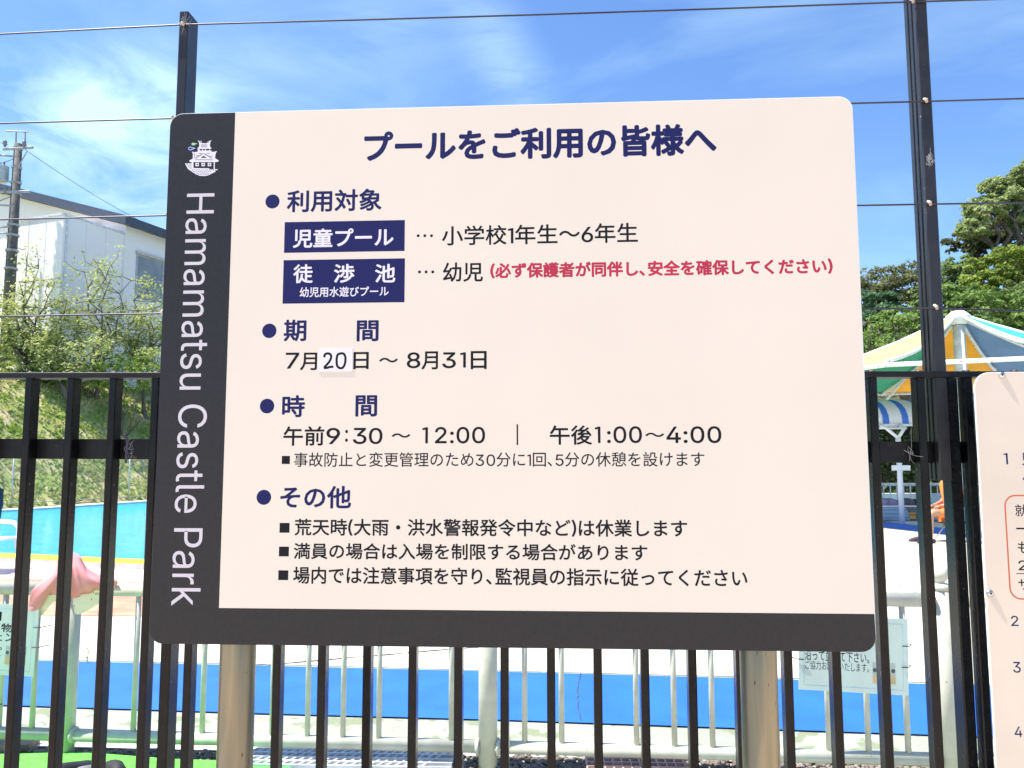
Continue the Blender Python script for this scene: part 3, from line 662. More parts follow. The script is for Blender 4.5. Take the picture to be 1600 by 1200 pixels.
# faces counted counter clockwise from the right rear; the face towards the fence stands open
wedge(rim(0), rim(1), C_BG, 'blue grey panel'); wedge(rim(1), rim(2), C_GO, 'golden panel'); wedge(rim(2), rim(3), C_GR, 'green panel'); wedge(rim(3), rim(4), C_GR, 'green panel')
wedge(rim(4), rim(5), C_PY, 'pale yellow panel'); wedge(rim(7), rim(8), C_BG, 'blue grey panel')
mid = rim(6).lerp(rim(7), .30); wedge(rim(6), mid, C_CR, 'cream edge panel'); wedge(mid, rim(7), C_AQ, 'aqua panel')
for k in range(8):
    p = rim(k); pts = [top.lerp(p, i / 6) + Vector((0, 0, -.2 * math.sin(math.pi * i / 6) - (.055 if k in (1, 2, 3, 0) else -.03))) for i in range(7)]; MB().tube(pts, .036, 8).build('rib', M_fr, cv, smooth=True)
    MB().tube([rim(k) + Vector((0, 0, -.03)), rim(k + 1) + Vector((0, 0, -.03))], .042, 8).build('rim_pipe', M_fr, cv, smooth=True)
    if k in (0, 1, 2, 3): MB().tube([rim(k, R_ * .55, lowz + (pk.z - lowz) * .3), rim(k, R_ * .98, lowz - .3)], .03, 8).build('brace', M_fr, cv, smooth=True)
    if k in (0, 3, 4, 7): MB().tube([rim(k, R_ * .99, lowz - .05), rim(k, R_ * .99, .0)], .05, 10).build('post', M_fr, cv, smooth=True)
MB().tube([(0, 0, 0), (0, 0, pk.z - .1)], .12, 14).build('mast', mat('mast_white', (.76, .80, .77), .4), cv, smooth=True)
MB().lathe((0, 0, pk.z), [(.0, .1), (.12, .08), (.24, -.02), (.26, -.08), (.14, -.22)], 16).build('cap', M_fr, cv, smooth=True)

# ------------------------------------------------------------------ blue and white striped awning with its post
AY = 16.8; aw = thing('striped_awning', 'barrel shaped white awning with blue stripes on a white branching post', 'awning', (at(1404, 700, AY).x, AY, 0))
def stripes(name, c1, c2, scale, ax=0, bal=.5):
    m = bpy.data.materials.new(name); m.use_nodes = True; t = m.node_tree; nd = t.nodes; lk = t.links; b = nd['Principled BSDF']; b.inputs['Roughness'].default_value = .6
    tc = nd.new('ShaderNodeTexCoord'); sp = nd.new('ShaderNodeSeparateXYZ'); lk.new(tc.outputs['Object'], sp.inputs[0])
    mu = nd.new('ShaderNodeMath'); mu.operation = 'MULTIPLY'; mu.inputs[1].default_value = scale; lk.new(sp.outputs[ax], mu.inputs[0])
    fr = nd.new('ShaderNodeMath'); fr.operation = 'FRACT'; lk.new(mu.outputs[0], fr.inputs[0])
    cr = nd.new('ShaderNodeValToRGB'); cr.color_ramp.interpolation = 'LINEAR'
    e = cr.color_ramp.elements; e[0].position = bal - .03; e[0].color = (*c1, 1); e[1].position = bal + .03; e[1].color = (*c2, 1)
    lk.new(fr.outputs[0], cr.inputs[0]); lk.new(cr.outputs[0], b.inputs['Base Color'])
    tr = nd.new('ShaderNodeBsdfTranslucent'); mx = nd.new('ShaderNodeMixShader'); mx.inputs[0].default_value = .3; lk.new(cr.outputs[0], tr.inputs[0]); lk.new(b.outputs[0], mx.inputs[1]); lk.new(tr.outputs[0], mx.inputs[2]); lk.new(mx.outputs[0], nd['Material Output'].inputs[0]); return m
M_awn = stripes('blue_white_canvas', (.80, .82, .84), (.06, .22, .72), 2.3, 0, .66)
zb2 = at(1404, 664, AY + .35).z; ztp = at(1404, 624, AY + 1.0).z
V = []; n = 12; xs_ = [-4.4 + i * .2 for i in range(30)]
for x in xs_:
    for j in range(n + 1):
        a = math.pi * j / n; V.append((x + .25 * math.sin(a), 1.35 - 1.0 * math.cos(a), zb2 + (ztp - zb2) * math.sin(a) ** .8 if 0 < j < n else zb2))
mb = MB(); mb.add(V, [(i * (n + 1) + j, i * (n + 1) + j + 1, (i + 1) * (n + 1) + j + 1, (i + 1) * (n + 1) + j) for i in range(len(xs_) - 1) for j in range(n)])
o = mb.build('canvas', M_awn, aw, smooth=True); md = o.modifiers.new('thick', 'SOLIDIFY'); md.thickness = .012
M_wp = mat('white_gloss_post', (.80, .80, .80), .35, var=.02)
mb = MB(); mb.tube([(-4.4, .35, zb2), (1.4, .35, zb2)], .03, 8); mb.build('front_bar', M_wp, aw, smooth=True)
mb = MB(); mb.tube([(-4.4, 2.35, zb2), (1.4, 2.35, zb2)], .03, 8); mb.build('back_bar', M_wp, aw, smooth=True)
mb = MB(); mb.tube([(0, 0, 0), (0, 0, zb2 - .3)], .055, 12); mb.build('post', M_wp, aw, smooth=True)
mb = MB(); 
for s_ in (-1, 1):
    mb.tube([(0, 0, zb2 - .3), (.2 * s_, .1, zb2 - .08), (.22 * s_, .35, zb2)], .035, 8); mb.tube([(.2 * s_, .1, zb2 - .08), (.22 * s_, 2.35, zb2)], .025, 8)
mb.build('branch_bracket', M_wp, aw, smooth=True)
zq = at(1408, 731, AY).z; MB().box((-.2, -.07, zq - .055), (.2, -.056, zq + .055)).build('plate', M_wp, aw)
mb = MB(); mb.tube([(-3.4, 0, 0), (-3.4, 0, zb2)], .055, 12); mb.build('post', M_wp, aw, smooth=True)

# ------------------------------------------------------------------ poolside clutter behind the awning post
SY = 19.5; pr = thing('white_railing', 'white railing with thin uprights round the far wading pool', 'railing', (at(1350, 750, SY).x, SY, 0)); zr1 = at(1400, 757, SY).z; zr0 = at(1400, 782, SY).z
MB().tube([(-2, 0, zr1), (4.2, 0, zr1)], .04, 8).build('top_rail', mat('cream_rail', (.74, .68, .62), .5), pr, smooth=True)
for k in range(36):
    x = -1.9 + k * .17 * 1.0; MB().tube([(x, 0, .1), (x, 0, zr1)], .016, 6).build('baluster', MATS['cream_rail'], pr, smooth=True)
MB().box((-2, .3, 0), (5, .5, at(1400, 772, SY).z)).build('pool_wall', M_wp, pr) if False else None
wb = MB().box((at(1250, 775, 20.4).x, 20.4, 0), (at(1640, 775, 20.4).x, 20.6, at(1400, 771, 20.4).z)).build('low_wall', M_whitec); tag(wb, 'low white wall of the wading pool behind the thin white railing', 'wall')
wb = sheet('wading_pool_water', [(7.5, 17.95), (15, 17.3), (16, 20.3), (7.5, 20.35)], .02, M_water)
# storage bench with orange and yellow striped fronts
BY = 17.6; b0 = at(1340, 800, BY); bx1 = at(1437, 800, BY).x; st = thing('storage_bench', 'long grey bench with orange and yellow striped panels under the awning', 'bench', (b0.x, BY, 0)); wd = bx1 - b0.x + .3
M_ben = mat('weathered_grey_wood', (.20, .19, .18), .8, var=.2); M_ora = stripes('orange_yellow_slats', (.80, .26, .04), (.86, .56, .16), 9.0, 2)
zt1 = at(1400, 790, BY).z; zbp = at(1400, 812, BY).z
MB().box((-.1, 0, zt1 - .03), (wd, .5, zt1)).build('seat', M_wp, st)
MB().box((-.05, .04, zbp - .1), (wd - .05, .45, zt1 - .033)).build('body', M_ben, st)
k = 0; x = .05
while x < wd - .5:
    MB().box((x, .012, zbp + .02), (x + .55, .038, zt1 - .16)).build('front_panel', M_ora, st); x += .72
for x in (0.02, wd * .5, wd - .12): MB().box((x, .06, 0), (x + .06, .4, zbp - .103)).build('leg', M_ben, st)
def heap(name, label, cat, px, py, rx, rz, Y, m, z0, seed, ry=.2):
    p = at(px, py, Y); t = MB(); r = random.Random(seed); nu, nv = 16, 8; vs = []
    ph = [r.uniform(0, 6) for _ in range(4)]
    for j in range(nv + 1):
        for i in range(nu):
            a = 2 * math.pi * i / nu; e = math.pi / 2 * j / nv; k = 1 + .16 * math.sin(3 * a + ph[0]) + .1 * math.sin(5 * a + ph[1] + e * 3); vs.append((rx * k * math.cos(a) * math.cos(e) ** .6, ry * k * math.sin(a) * math.cos(e) ** .6, rz * math.sin(e) * (1 + .2 * math.sin(4 * a + ph[2]) * math.cos(e))))
    t.add(vs, [(j * nu + i, j * nu + (i + 1) % nu, (j + 1) * nu + (i + 1) % nu, (j + 1) * nu + i) for j in range(nv) for i in range(nu)] + [tuple(range(nu))[::-1]])
    o = t.build(name, m, None, smooth=True, offset=None); o.location = (p.x, BY + .24, z0 + .003); return tag(o, label, cat, 'swimmers belongings on the bench')
heap('towel_pile', 'purple grey heap of towels on the bench, left of the awning post', 'towels', 1393, 780, .27, .15, BY, mat('lilac_grey_cloth', (.24, .2, .33), .9, var=.25), zt1, 1)
heap('bag', 'dark grey soft bag on the bench, right of the awning post', 'bag', 1424, 780, .2, .15, BY, mat('dark_grey_cloth', (.09, .09, .1), .8, var=.3), zt1, 2)
heap('bag', 'black backpack with lighter straps at the right end of the bench', 'bag', 1440, 781, .14, .13, BY, mat('black_cloth', (.03, .03, .035), .7, var=.3), zt1, 3)
heap('cap', 'small white and red cap beside the lilac towels', 'cap', 1374, 774, .1, .1, BY, mat('white_cloth', (.7, .62, .6), .8), zt1, 5, .1)
mb = MB(); n = 9; vs = []
for j in range(5):
    for i in range(n): vs.append((i * .075 + .03 * j * (i / n), -.02 - .04 * math.sin(i * 1.5) * (j / 4) - (.0 if j else -.2), -.09 * j + .02 * math.sin(i) * (j / 4)))
mb.add(vs, [(j * n + i, j * n + i + 1, (j + 1) * n + i + 1, (j + 1) * n + i) for j in range(4) for i in range(n - 1)])
o = mb.build('towel', stripes('pale_blue_towel', (.45, .58, .72), (.30, .44, .62), 12, 2), None, smooth=True); o.location = (at(1372, 788, BY).x, BY - .03, zt1 + .008); md = o.modifiers.new('t', 'SOLIDIFY'); md.thickness = .008
tag(o, 'pale blue striped towel hanging over the front of the bench', 'towel')

# ------------------------------------------------------------------ people
def skin_body(name, joints, edges, m, parent, root=0, sub=2):
    me = bpy.data.meshes.new(name); me.from_pydata([j[0] for j in joints], edges, []); me.materials.append(m); o = link(name, me, parent)
    sk = o.modifiers.new('skin', 'SKIN'); sk.use_smooth_shade = True
    for i, j in enumerate(joints):
        v = me.skin_vertices[0].data[i]; v.radius = j[1] if isinstance(j[1], tuple) else (j[1], j[1]); v.use_root = (i == root)
    sb = o.modifiers.new('sub', 'SUBSURF'); sb.levels = sub; sb.render_levels = sub; return o
M_skin = mat('skin', (.42, .24, .16), .55, var=.06); M_otee = mat('orange_cloth', (.80, .22, .05), .85, var=.1); M_hair = mat('black_hair', (.015, .012, .012), .6)
def head_on(parent, c, rz, r=.1):
    c = Vector(c); mb = MB(); n, k = 16, 12; vs = []
    for j in range(k + 1):
        e = -math.pi / 2 + math.pi * j / k
        for i in range(n):
            a = 2 * math.pi * i / n; jaw = 1 - .22 * max(0, -math.sin(e)); nose = .025 * math.exp(-((a) ** 2 + (e + .1) ** 2 * 2) * 14) if a < 3 else .025 * math.exp(-((a - 2 * math.pi) ** 2 + (e + .1) ** 2 * 2) * 14)
            vs.append((math.cos(a) * math.cos(e) * (r * .98 * jaw + nose), math.sin(a) * math.cos(e) * r * .78 * jaw, math.sin(e) * r * 1.18))
    mb.add(vs, [(j * n + i, j * n + (i + 1) % n, (j + 1) * n + (i + 1) % n, (j + 1) * n + i) for j in range(k) for i in range(n)])
    h = mb.build('head', M_skin, parent, smooth=True); h.location = c; h.rotation_euler = (0, 0, rz)
    mb = MB(); mb.add([(v[0] * 1.07 - .012, v[1] * 1.1, v[2] * 1.05 + .008) for v in vs if True], [f for f in [(j * n + i, j * n + (i + 1) % n, (j + 1) * n + (i + 1) % n, (j + 1) * n + i) for j in range(5, k) for i in range(n)] if (f[0] // n) > 7 or 3 < (f[0] % n) < 12])
    mb.build('hair', M_hair, h, smooth=True)
    for s_ in (-1, 1):
        MB().lathe((0, 0, 0), [(0, -.012), (.01, -.006), (.012, 0), (.01, .006), (0, .012)], 8).build('eye', M_hair, h, offset=None).location = (r * .86, s_ * .032, .01)
        mb = MB(); mb.tube([(0, s_ * .078, -.03), (-.006, s_ * .092, 0), (0, s_ * .085, .03)], .012, 6); mb.build('ear', M_skin, h, smooth=True)
    MB().box((r * .80, -.02, -.052), (r * .86, .02, -.046)).build('mouth', mat('lips', (.35, .12, .1), .5), h)
# seated person in orange (faces left = -x)
ft = G(1446, 848); S0 = ft.y; seat = thing('person', 'person in orange shirt and shorts sitting on a folding chair, seen through the fence', 'person', (ft.x, S0, 0))
kx = lambda px: at(px, 800, S0).x - ft.x
hx = kx(1487); knx = kx(1447)
seat_z = at(1480, 812, S0).z - 0
hipz = .50
J = [((hx, 0, hipz), (.15, .13)), ((hx + .03, 0, .72), (.15, .12)), ((hx + .02, 0, .95), (.17, .12)), ((hx, 0, 1.06), (.09, .08)), ((hx - .01, 0, 1.15), .055), ((hx - .02, 0, 1.2), .05)]
E_ = [(0, 1), (1, 2), (2, 3), (3, 4), (4, 5)]
def addchain(base, chain):
    k = len(J)
    for i, c in enumerate(chain): J.append(c); E_.append((base if i == 0 else k + i - 1, k + i))
    return k
for s_ in (-1, 1):
    addchain(0, [((hx - .05, .09 * s_, hipz), .085), ((knx + .05, .13 * s_, hipz + .03), .062), ((knx, .13 * s_, hipz - .02), .055), ((knx + .01, .12 * s_, .28), .05), ((knx - .01, .12 * s_, .09), .036), ((knx - .03, .12 * s_, .05), (.04, .035)), ((knx - .19, .13 * s_, .03), (.04, .022))])
    addchain(2, [((hx, .17 * s_, 1.0), .06), ((hx + .02, .22 * s_, .76), .045), ((hx - .06, .2 * s_, .68), .036), ((hx - .2, .13 * s_, .64), .027), ((hx - .25, .11 * s_, .63), (.03, .018))])
body = skin_body('body', J, E_, M_skin, seat)
JS = [((hx, 0, hipz + .08), (.17, .15)), ((hx + .03, 0, .72), (.175, .14)), ((hx + .02, 0, .95), (.19, .14)), ((hx + .01, 0, 1.05), (.12, .1))]; ES = [(0, 1), (1, 2), (2, 3)]
for s_ in (-1, 1): k = len(JS); JS += [((hx, .18 * s_, 1.0), .082), ((hx + .015, .215 * s_, .84), .07)]; ES += [(2, k), (k, k + 1)]
skin_body('shirt', JS, ES, M_otee, seat)
JP = [((hx, 0, hipz), (.175, .15))]; EP = []
for s_ in (-1, 1): k = len(JP); JP += [((hx - .08, .09 * s_, hipz + .0), .105), ((knx + .12, .12 * s_, hipz + .02), .09)]; EP += [(0, k), (k, k + 1)]
skin_body('shorts', JP, EP, M_otee, seat)
for s_ in (-1, 1):
    mb = MB(); pts = [(knx + .06, .125 * s_, .035), (knx, .125 * s_, .05), (knx - .1, .13 * s_, .045), (knx - .2, .135 * s_, .03), (knx - .25, .135 * s_, .022)]; mb.tube(pts, [.03, .05, .048, .04, .018], 10); mb.build('shoe', mat('dark_shoe', (.05, .03, .045), .6), seat, smooth=True)
    for f in range(5):
        y_ = (.11 - .0) * s_ + (f - 2) * .016; x0 = hx - .26
        L_ = [.055, .075, .082, .076, .06][f]; mb = MB(); mb.tube([(x0, y_, .63), (x0 - L_ * .5, y_, .628), (x0 - L_ * .85, y_, .61), (x0 - L_, y_, .59)], [.0095, .009, .008, .006], 6); mb.build('finger', M_skin, seat, smooth=True)
    mb = MB(); mb.tube([(hx - .2, .11 * s_ - .03 * s_, .635), (hx - .24, .11 * s_ - .055 * s_, .625), (hx - .27, .11 * s_ - .06 * s_, .61)], [.012, .011, .008], 6); mb.build('thumb', M_skin, seat, smooth=True)
head_on(seat, (hx - .05, 0, 1.29), math.pi)
ch = thing('folding_chair', 'folding chair with bent metal legs and black seat under the person in orange', 'chair', (ft.x + hx, S0, 0))
for s_ in (-1, 1):
    y_ = .23 * s_
    MB().tube([(.02, y_, .33), (-.06, y_, .2), (-.2, y_, .015), (.0, y_, .012)], .011, 8).build('leg', M_steel, ch, smooth=True)
    MB().tube([(-.05, y_, .36), (.1, y_, .18), (.22, y_, .012), (.02, y_, .012)], .011, 8).build('leg', M_steel, ch, smooth=True)
    MB().tube([(.2, y_, .34), (.24, y_, .6), (.3, y_, .92)], .011, 8).build('back_frame', M_steel, ch, smooth=True)
MB().box((-.24, -.23, .335), (.22, .23, .36)).build('seat', mat('black_vinyl', (.02, .02, .022), .5), ch)
MB().box((.24, -.22, .6), (.262, .22, .9)).build('backrest', MATS['black_vinyl'], ch)
# swimmer at the far left edge, standing in the pool bent forward
sp_ = at(-7, 780, 18.0); sw = thing('person', 'person in a dark rash guard wading in the pool at the far left edge', 'person', (sp_.x, sp_.y, -.55))
M_navyc = mat('navy_swim_cloth', (.02, .025, .05), .6, var=.2)
J = [((0, 0, .85), (.15, .12)), ((.05, 0, 1.0), (.14, .11)), ((.02, 0, 1.2), (.17, .12)), ((-.05, 0, 1.33), (.09, .08)), ((-.08, 0, 1.42), .055)]; E_ = [(0, 1), (1, 2), (2, 3), (3, 4)]
for s_ in (-1, 1):
    addchain(0, [((0, .1 * s_, .8), .09), ((0, .11 * s_, .45), .06), ((0, .11 * s_, .1), .04), ((-.1, .11 * s_, .04), .035)])
    addchain(2, [((-.02, .19 * s_, 1.25), .06), ((-.06, .24 * s_, 1.0), .045), ((-.2, .22 * s_, .85), .035), ((-.28, .2 * s_, .8), .03)])
skin_body('body', J, E_, M_navyc, sw); head_on(sw, (-.12, 0, 1.55), math.pi)

# white plastic chair by the pool at the far left
pc = G(-24, 896); wc = thing('plastic_chair', 'white plastic armchair by the pool edge at the left edge', 'chair', (pc.x - .1, pc.y + .1, 0)); M_pl = mat('white_plastic', (.78, .79, .80), .35, var=.02)
for s_ in (-1, 1):
    MB().tube([(-.3, .26 * s_, .62), (.0, .28 * s_, .63), (.2, .27 * s_, .62), (.27, .26 * s_, .55), (.27, .26 * s_, .43)], [.022, .03, .03, .024, .02], 8).build('armrest', M_pl, wc, smooth=True)
    for x in (-.24, .26): MB().tube([(x, .24 * s_, .44), (x * 1.15, .27 * s_, 0)], [.026, .018], 8).build('leg', M_pl, wc, smooth=True)
mb = MB(); mb.box((-.25, -.24, .41), (.27, .24, .435)); mb.build('seat', M_pl, wc)
mb = MB()
for k in range(7): y_ = -.2 + k * .066; mb.beam((-.25, y_, .43), (-.38, y_ * 1.05, .88), .04, .015)
mb.beam((-.38, -.23, .89), (-.38, .23, .89), .03, .05); mb.build('backrest', M_pl, wc)

# ------------------------------------------------------------------ pale green pipe railing
rpL = Vector((at(104, 1183, 4.0).x, 4.0, 0)); rpL = G(104, 1190); 
RL = Vector((rpL.x, rpL.y, 0)); pM = None
# direction from bottom rail measured at both ends
def rail_pt(px, py, z): d = ray(px, py); return CAM + d * ((z - CAM.z) / d.z)
zB = .105; a_ = rail_pt(104, 1148, zB); b_ = rail_pt(1478, 1187, zB)
rth = -math.atan2(b_.y - a_.y, b_.x - a_.x); FRr = Frame(rth, (a_.x, a_.y, 0))
rl = thing('pipe_railing', 'pale green pipe railing with thin uprights and a ball topped post', 'railing', (a_.x, a_.y, 0), -rth)
zT = FRr.hit(104, 917)[1]; zTr = FRr.hit(1400, 940)[1]; zT = (zT + zTr) / 2
posts_u = [FRr.hit(104, 1100)[0], FRr.hit(762.5, 1100)[0], FRr.hit(1478, 1100)[0]]
sp2 = posts_u[2] - posts_u[1]; posts_u = [posts_u[0] - sp2] + posts_u + [posts_u[2] + sp2]
rP, rR, rB = .046, .031, .0135
for i in range(len(posts_u) - 1):
    u0, u1 = posts_u[i], posts_u[i + 1]
    for z, r_ in ((zB, .030), (zT, .034)): MB().tube([(u0, 0, z), (u1, 0, z)], r_, 16).build('rail', M_rail, rl, smooth=True)
    for k in range(1, 12): u = u0 + (u1 - u0) * k / 12; MB().tube([(u, 0, zB + .025), (u, 0, zT - .028)], rB, 12).build('baluster', M_rail, rl, smooth=True)
for u in posts_u:
    MB().tube([(u, 0, -.02), (u, 0, zT + .05)], rP, 20).build('post', M_rail, rl, smooth=True)
    MB().lathe((u, 0, zT + .05), [(rP, 0), (rP + .004, .002), (rP + .004, .02), (rP * .85, .026), (.026, .028), (.022, .036), (.032, .044), (.041, .06), (.0425, .074), (.038, .092), (.024, .106), (0, .111)], 20).build('ball_cap', M_rail, rl, smooth=True)
    for z, r_ in ((zB, .030), (zT, .034)):
        for s_ in (-1, 1):
            mb = MB(); mb.tube([(u + s_ * .042, 0, z), (u + s_ * .052, 0, z), (u + s_ * .060, 0, z)], [r_ + .012, r_ + .011, r_ + .003], 16); mb.build('collar', M_rail, rl, smooth=True)
# laminated notices tied to the railing
M_lam = mat('pale_green_laminate', (.52, .66, .60), .25, var=.03, spec=.6); M_lb = mat('pale_blue_print', (.35, .55, .62), .5); M_tie = mat('black_tie', (.02, .02, .02), .6)
M_pic1 = mat('picture_grey_green', (.36, .44, .38), .5); M_pic2 = mat('picture_tan', (.52, .40, .20), .5); M_pic3 = mat('picture_dark', (.06, .06, .08), .5)
def notice(label, x0, x1, yt, yb, tilt, lines, pics, ties):
    u0, wt = FRr.hit(x0, yt, -.045); u1, _ = FRr.hit(x1, yt, -.045); _, wb_ = FRr.hit((x0 + x1) / 2, yb, -.045)
    cu = (u0 + u1) / 2; c = FRr.world(cu, -.045, 0)
    t = thing('notice', label, 'notice', c, -rth, 'laminated notices tied to the green railing'); t.rotation_euler = (0, tilt, -rth) ; t.location.z = (wt + wb_) / 2
    hw = (u1 - u0) / 2; hh = (wt - wb_) / 2
    MB().box((-hw, 0, -hh), (hw, .0025, hh)).build('sheet', M_lam, t)
    mb = MB(); e = .022; q = .0035
    mb.box((-hw + e, -.0002, hh - e - q), (hw - e, -.00003, hh - e)); mb.box((-hw + e, -.0002, -hh + e), (hw - e, -.00003, -hh + e + q)); mb.box((-hw + e, -.0002, -hh + e + q), (-hw + e + q, -.00003, hh - e - q)); mb.box((hw - e - q, -.0002, -hh + e + q), (hw - e, -.00003, hh - e - q)); mb.build('border', M_lb, t)
    def loc(px, py): a, b = FRr.hit(px, py, -.045); return a - cu, b - (wt + wb_) / 2
    for (s, xa, xb, ya, yb2, m, wgt) in lines:
        a, b = loc(xa, yb2); c2, d = loc(xb, ya); lettering(s, a, c2, b, d, m, t, wgt, v=-.0001)
    for (xa, xb, ya, yb2) in pics:
        a, b = loc(xa, yb2); c2, d = loc(xb, ya); hm = (b + d) / 2 - .0
        p = MB().box((a, -.0003, b), (c2, -.00005, d)).build('picture', M_pic1, t)
        MB().box((a, -.0005, b), (c2, -.00031, b + (d - b) * .38)).build('picture_base', M_pic2, p)
        for k in range(4): mb = MB(); mb.disc(a + (c2 - a) * (.1 + .27 * k), b + (d - b) * .62, (d - b) * .1, -.0004, 12); mb.build('picture_shoe', M_pic3, p)
    for (px, py) in ties:
        a, b = loc(px, py); s_ = 1 if a > 0 else -1; MB().tube([(a - s_ * .02, -.004, b), (a + s_ * .012, -.004, b + .002), (a + s_ * .03, .02, b + .004), (a + s_ * .03, .06, b)], .0022, 6).build('tie', M_tie, t)
    return t
notice('laminated notice with a shoe picture behind the lower right corner of the big sign', 1246, 1416, 962, 1082, .035,
       [('沿って並べて下さい。', 1258, 1358, 1019, 1034, M_ink, .008), ('ご協力お願いいたします。', 1259, 1358, 1036, 1048, M_ink, .0), ('履き物はフェンスに', 1258, 1358, 998, 1014, M_ink, .016)], [(1365, 1399, 1034, 1066)], [(1249, 1033), (1416, 1007), (1416, 1040)])
notice('laminated notice at the left edge beneath the pink garment', -106, 60, 941, 1053, .03,
       [('【お願い】', -80, 2, 955, 968, M_ink, .03), ('ここで履き物', -90, 20, 973, 985, M_ink, .02), ('はフェン', -45, 23, 988, 1000, M_navy, .016), ('並べて下さい。', -90, 4, 1003, 1013, M_ink, .02), ('お願いします。', -90, 2, 1014, 1024, M_ink, .02)], [(8, 42, 1008, 1036)], [(58, 978), (57, 1009)])

# pink garment thrown over the railing
PYr = 0
rows = [[(58, 915), (74, 901), (90, 880), (102, 868), (114, 864), (125, 869), (134, 886), (156, 899), (180, 903)],
        [(50, 924), (66, 914), (84, 906), (100, 898), (115, 896), (128, 900), (142, 909), (160, 910), (183, 908)],
        [(46, 938), (60, 932), (74, 926), (86, 922), (102, 925), (118, 924), (134, 922), (156, 916), (184, 911)],
        [(45, 952), (56, 954), (66, 948), (73, 932), (92, 930), (112, 934), (132, 929), (158, 920), (183, 916)]]
def garment():
    mb = MB(); nr = len(rows); nc = len(rows[0]); V = []; NU, NV = 84, 40
    def ctl(j, i): j = max(0, min(nr - 1, j)); i = max(0, min(nc - 1, i)); return Vector(rows[j][i])
    def cub(p, t): return .5 * ((2 * p[1]) + (p[2] - p[0]) * t + (2 * p[0] - 5 * p[1] + 4 * p[2] - p[3]) * t * t + (-p[0] + 3 * p[1] - 3 * p[2] + p[3]) * t ** 3)
    rr = random.Random(12); ph = [rr.uniform(0, 6.28) for _ in range(6)]
    for b in range(NV + 1):
        y = b / NV * (nr - 1); j = min(nr - 2, int(y)); ty = y - j
        for a in range(NU + 1):
            x = a / NU * (nc - 1); i = min(nc - 2, int(x)); tx = x - i
            q = cub([cub([ctl(j + dj, i + di) for di in (-1, 0, 1, 2)], tx) for dj in (-1, 0, 1, 2)], ty)
            # cloth hangs from the ball cap: folds fan out from there and deepen towards the hem
            dx, dy = q.x - 114, q.y - 866; ang = math.atan2(dy, dx); dist = min(1, math.hypot(dx, dy) / 70)
            f = dist * (.016 * math.sin(7 * ang + ph[0]) + .009 * math.sin(13 * ang + ph[1] + dist * 2) + .005 * math.sin(23 * ang + ph[2])) + .004 * math.sin(dist * 9 + ang * 5)
            v = -.060 - (.030 * math.sin(math.pi * min(1, y / (nr - 1) + .15))) + f + (.045 * max(0, 1 - y * 1.4))
            wob = 1.6 * math.sin(ang * 17 + ph[3]) * (y / (nr - 1)) ** 2
            u, w = FRr.hit(q.x, q.y + wob, v); V.append((u, v, w))
    W_ = NU + 1
    mb.add(V, [(b * W_ + a, b * W_ + a + 1, (b + 1) * W_ + a + 1, (b + 1) * W_ + a) for b in range(NV) for a in range(NU)])
    o = mb.build('pink_cloth', mat('pink_cloth', (.85, .31, .31), .85, col2=(.88, .45, .44), scale=9, lo=.3, hi=.75, transl=.2, bump=.15, bscale=300), gt, smooth=True)
    s = o.modifiers.new('t', 'SOLIDIFY'); s.thickness = .002
    # cream patterned lining hanging below the hem
    low = [(49, 952), (57, 966), (68, 962), (80, 942), (92, 936), (108, 962), (124, 962), (150, 948), (178, 924)]
    mb = MB(); V = []
    for j, t in enumerate((0, .5, 1)):
        for i in range(nc):
            a = rows[3][i]; b = low[i]; px = a[0] + (b[0] - a[0]) * t; py = a[1] - 3 + (b[1] - a[1] + 3) * t
            v = -.038 - .02 * math.sin(i * 2.1 + 1.8 + j * .4) + .012 * j; u, w = FRr.hit(px, py, v); V.append((u, v, w))
    mb.add(V, [(j * nc + i, j * nc + i + 1, (j + 1) * nc + i + 1, (j + 1) * nc + i) for j in range(2) for i in range(nc - 1)])
    ml = mat('cream_print_lining', (.90, .77, .68), .85, var=.05, transl=.05); speck(ml, (.06, .09, .08), 55, .66); speck(ml, (.5, .28, .3), 38, .7)
    o = mb.build('lining', ml, gt, smooth=True); s = o.modifiers.new('t', 'SOLIDIFY'); s.thickness = .002; s = o.modifiers.new('s', 'SUBSURF'); s.levels = 2; s.render_levels = 2
gt = thing('pink_garment', 'pink child garment with a patterned cream lining hung over the green railing', 'clothing', (a_.x, a_.y, 0), -rth)
garment()

# ------------------------------------------------------------------ ground details at the railing foot
M_rock = mat('dark_gravel_stone', (.13, .10, .08), .9, col2=(.26, .22, .18), scale=9)
gp = [gpt(-60, 1168), gpt(250, 1174), gpt(420, 1178), gpt(900, 1186), gpt(1700, 1200)]
# pale kerb line
band('kerb_line', [(0, 1163), (400, 1170), (900, 1182), (1600, 1196)], [(0, 1169), (400, 1177), (900, 1188), (1600, 1203)], .012, M_whitec)
verts = []; faces = []; k = 0; ico = bmesh.new(); bmesh.ops.create_icosphere(ico, subdivisions=1, radius=1); iv = np.array([v.co[:] for v in ico.verts]); ifc = np.array([[v.index for v in f.verts] for f in ico.faces]); ico.free()
r = np.random.default_rng(8); VV = []; FF = []
for i in range(2600):
    t = r.uniform(0, 1); px = -150 + 1900 * t; yc = 1172 + 22 * (px / 1600)
    p = G(px, yc + r.uniform(0, 26)); s = r.uniform(.008, .017) * np.array([1.2, 1, .7]) * r.uniform(.8, 1.2, 3)
    a = r.uniform(0, 6.28); c, s_ = math.cos(a), math.sin(a); q = iv * s * r.uniform(.85, 1.15, (len(iv), 1)); q = np.stack([q[:, 0] * c - q[:, 1] * s_, q[:, 0] * s_ + q[:, 1] * c, q[:, 2]], 1) + np.array([p.x, p.y, .010])
    VV.append(q); FF.append(ifc + k); k += len(iv)
